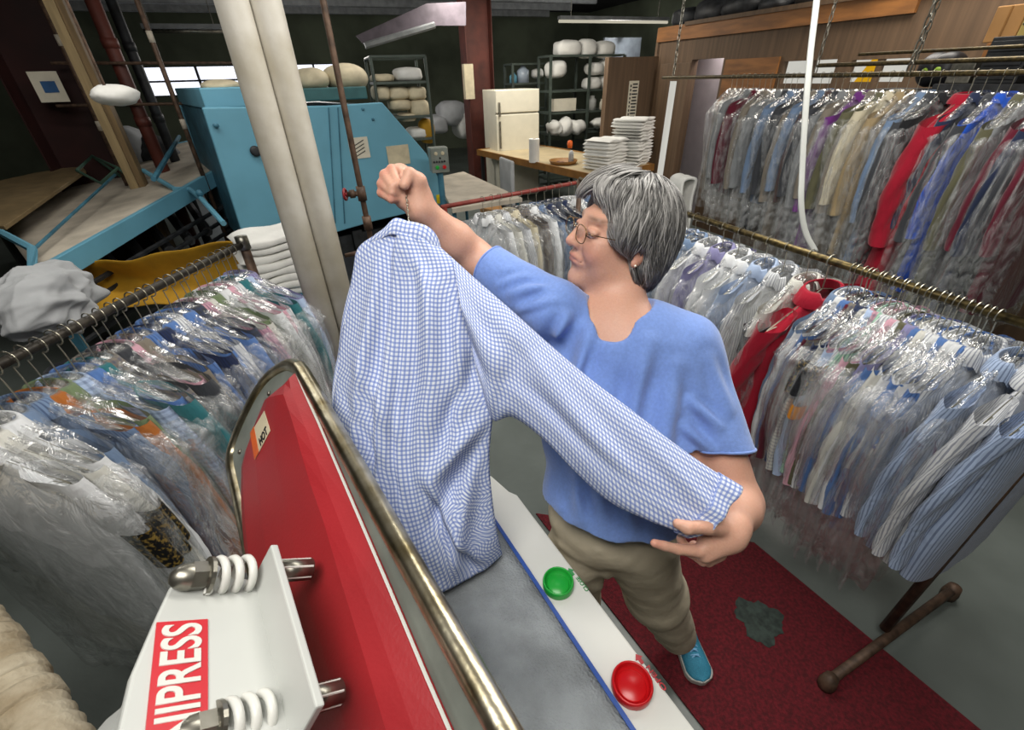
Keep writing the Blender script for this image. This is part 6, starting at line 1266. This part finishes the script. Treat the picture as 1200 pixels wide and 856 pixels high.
def bodyface(sign):
    G = Ls[:, None]*(1-us)[None, :, None]+Rs[:, None]*us[None, :, None]; U, Vg = np.meshgrid(us, vv); prof_ = np.sin(np.pi*U)**.7
    d = prof_*(.030+.022*Vg)*sign
    if sign > 0:
        wd = 1
        def rid(u0, v0, u1, v1, w, a):
            p = np.stack([U, Vg*1.9], -1); A_ = np.array([u0, v0*1.9]); Bb = np.array([u1, v1*1.9]); ab = Bb-A_; t = np.clip(((p-A_)@ab)/(ab@ab), 0, 1); dd_ = np.linalg.norm(p-A_-t[..., None]*ab, axis=-1); return a*np.exp(-(dd_/w)**2)*np.sin(np.pi*(.08+.84*t))
        fo = rid(.34, .04, .30, 1, .018, .009)-rid(.40, .1, .42, 1, .03, .008)+rid(.22, .1, .13, .9, .05, .012)+rid(.55, .1, .62, .55, .05, .012)-rid(.48, .15, .52, .95, .05, .010)
        fo = fo+rid(.98, .55, .62, .70, .045, .018)-rid(.98, .60, .55, .82, .04, .014)+rid(.95, .64, .66, .95, .05, .014)-rid(.85, .35, .70, .62, .05, .013)+rid(.75, .2, .80, .6, .04, .012)+rid(.62, .68, .90, .97, .04, .014)-rid(.60, .72, .80, .99, .035, .012)
        fo = fo+rid(.1, .4, .5, .62, .05, .008)-rid(.05, .5, .45, .74, .04, .008)+rid(.2, .62, .55, .9, .05, .009)+.003*np.sin(U*17+Vg*6)*np.sin(Vg*11+U*3)
        fo = fo+.005*np.tanh((U-.33-.02*np.sin(Vg*6))*60)*np.exp(-((U-.33)/.12)**2)
        d = d+1.5*fo*np.clip(prof_*1.6, 0, 1)
    else: d = d-.008*np.sin(U*19+Vg*4)*Vg*prof_-.02*prof_
    # width bunching keeps the check from stretching
    return G+toC*d[..., None]
b = MB(); uv1 = uvgrid(b, bodyface(1)); Gb = bodyface(-1)[:, ::-1]; uv2 = uvgrid(b, Gb, uo=.3)
sb = b.build('shirt_body', mc, SH, smooth=True, uvs=np.vstack([uv1, uv2])); so_ = sb.modifiers.new('solid', 'SOLIDIFY'); so_.thickness = .0012
# sleeve held out to the right
SU = [(532, 304, .866), (562, 331, .86), (600, 364, .845), (640, 400, .83), (692, 444, .815), (742, 482, .80), (792, 521, .787), (832, 549, .777), (868, 571, .768)]
SL = [(566, 455, .872), (577, 492, .868), (601, 489, .850), (636, 514, .835), (674, 553, .820), (714, 588, .805), (756, 608, .79), (784, 619, .779), (806, 629, .768)]
A_ = smooth_path([PD(*p) for p in SU], 14); C_ = smooth_path([PD(*p) for p in SL], 14); ns_ = len(A_); th = np.linspace(0, 2*np.pi, 73)
G = []
for i in range(ns_):
    v = i/(ns_-1); m_ = (A_[i]+C_[i])/2; h_ = (A_[i]-C_[i])/2; dep = .046-.022*v; rowp = []
    for t in th:
        c, s = math.cos(t), math.sin(t); rr = 1.0
        bump_ = .006*math.sin(5*v*3+c*4)*max(0, s)+.007*math.exp(-((c-.25+.5*v)/.16)**2)*max(0, s)-.007*math.exp(-((c+.25-.1*v)/.14)**2)*max(0, s)+.004*math.sin(c*9+v*14)*max(0, s)*(1-v*.4)+.006*math.exp(-((v-.18-.1*c)/.04)**2)*max(0, s)-.005*math.exp(-((v-.26-.12*c)/.035)**2)*max(0, s)
        rowp.append(m_+h_*np.sign(c)*abs(c)**.9+toC*(s*dep+bump_))
    G.append(rowp)
G = np.array(G); Gs = G; b = MB(); uv = uvgrid(b, np.array(G), ref=18)
sl_ = b.build('sleeve', mc, SH, smooth=True, uvs=uv); m_ = sl_.modifiers.new('solid', 'SOLIDIFY'); m_.thickness = .0012
# cuff
i0 = int(ns_*.905); Gc = G[i0:]; ctr = Gc.mean(1, keepdims=True); Gc = ctr+(Gc-ctr)*1.045+toC*.0012; b = MB(); uv = uvgrid(b, Gc, ref=18, uo=.004, vo=.003); cf = b.build('cuff', mc, sl_, smooth=True, uvs=uv); m_ = cf.modifiers.new('solid', 'SOLIDIFY'); m_.thickness = .002
# far sleeve hanging at the left
SU = [(424, 294, .905), (414, 330, .910), (404, 380, .91), (396, 430, .91), (391, 478, .91)]; SL = [(447, 330, .925), (440, 370, .93), (428, 410, .93), (418, 450, .93), (410, 486, .93)]
A_ = smooth_path([PD(*p) for p in SU], 8); C_ = smooth_path([PD(*p) for p in SL], 8); G = []
for i in range(len(A_)):
    v = i/(len(A_)-1); m_ = (A_[i]+C_[i])/2; h_ = (A_[i]-C_[i])/2*1.1; G.append([m_+h_*math.cos(t)+toC*(math.sin(t)*(.035-.012*v)+.004*math.sin(3*t+v*15)) for t in th])
b = MB(); uv = uvgrid(b, np.array(G), ref=18); o = b.build('sleeve', mc, SH, smooth=True, uvs=uv); m_ = o.modifiers.new('solid', 'SOLIDIFY'); m_.thickness = .0012
# collar
ct = smooth_path([PD(*p) for p in [(440, 276, .872), (451, 268, .866), (463, 257, .862), (477, 260, .858), (491, 263, .857), (503, 268, .860), (512, 279, .866), (517, 295, .874)]], 8)
cbm = smooth_path([PD(*p) for p in [(432, 287, .876), (446, 281, .866), (458, 275, .858), (474, 279, .853), (488, 283, .852), (500, 290, .856), (508, 300, .864), (516, 312, .872)]], 8)
ci = smooth_path([PD(*p) for p in [(444, 284, .892), (454, 278, .892), (465, 268, .890), (478, 270, .888), (490, 273, .888), (500, 277, .888), (507, 286, .888), (512, 300, .888)]], 8)
G = np.array([ct*(1-t)+cbm*t+toC*.004*math.sin(math.pi*t) for t in np.linspace(0, 1, 9)]); G2 = np.array([ci*(1-t)+ct*t for t in np.linspace(0, 1, 5)]); b = MB(); uv = uvgrid(b, np.vstack([G2[:-1], G]))
o = b.build('collar', mc, SH, smooth=True, uvs=uv); m_ = o.modifiers.new('solid', 'SOLIDIFY'); m_.thickness = .002
# hanger: twisted neck up into the fist, bar inside the shoulders
hk = q5(500, 560, .90); b = MB(); top = q5(480, 420, .895); nk_ = PD(480, 268, .885)
tw = [top*(1-u)+nk_*u+V3((math.cos(u*40), math.sin(u*40), 0))*.0012 for u in np.linspace(0, 1, 60)]; b.tube(tw, .0014, 6)
b.tube([nk_, PD(432, 296, .90), PD(548, 335, .88), nk_], .0018, 6); b.build('hanger', M['wire'], SH, smooth=True)
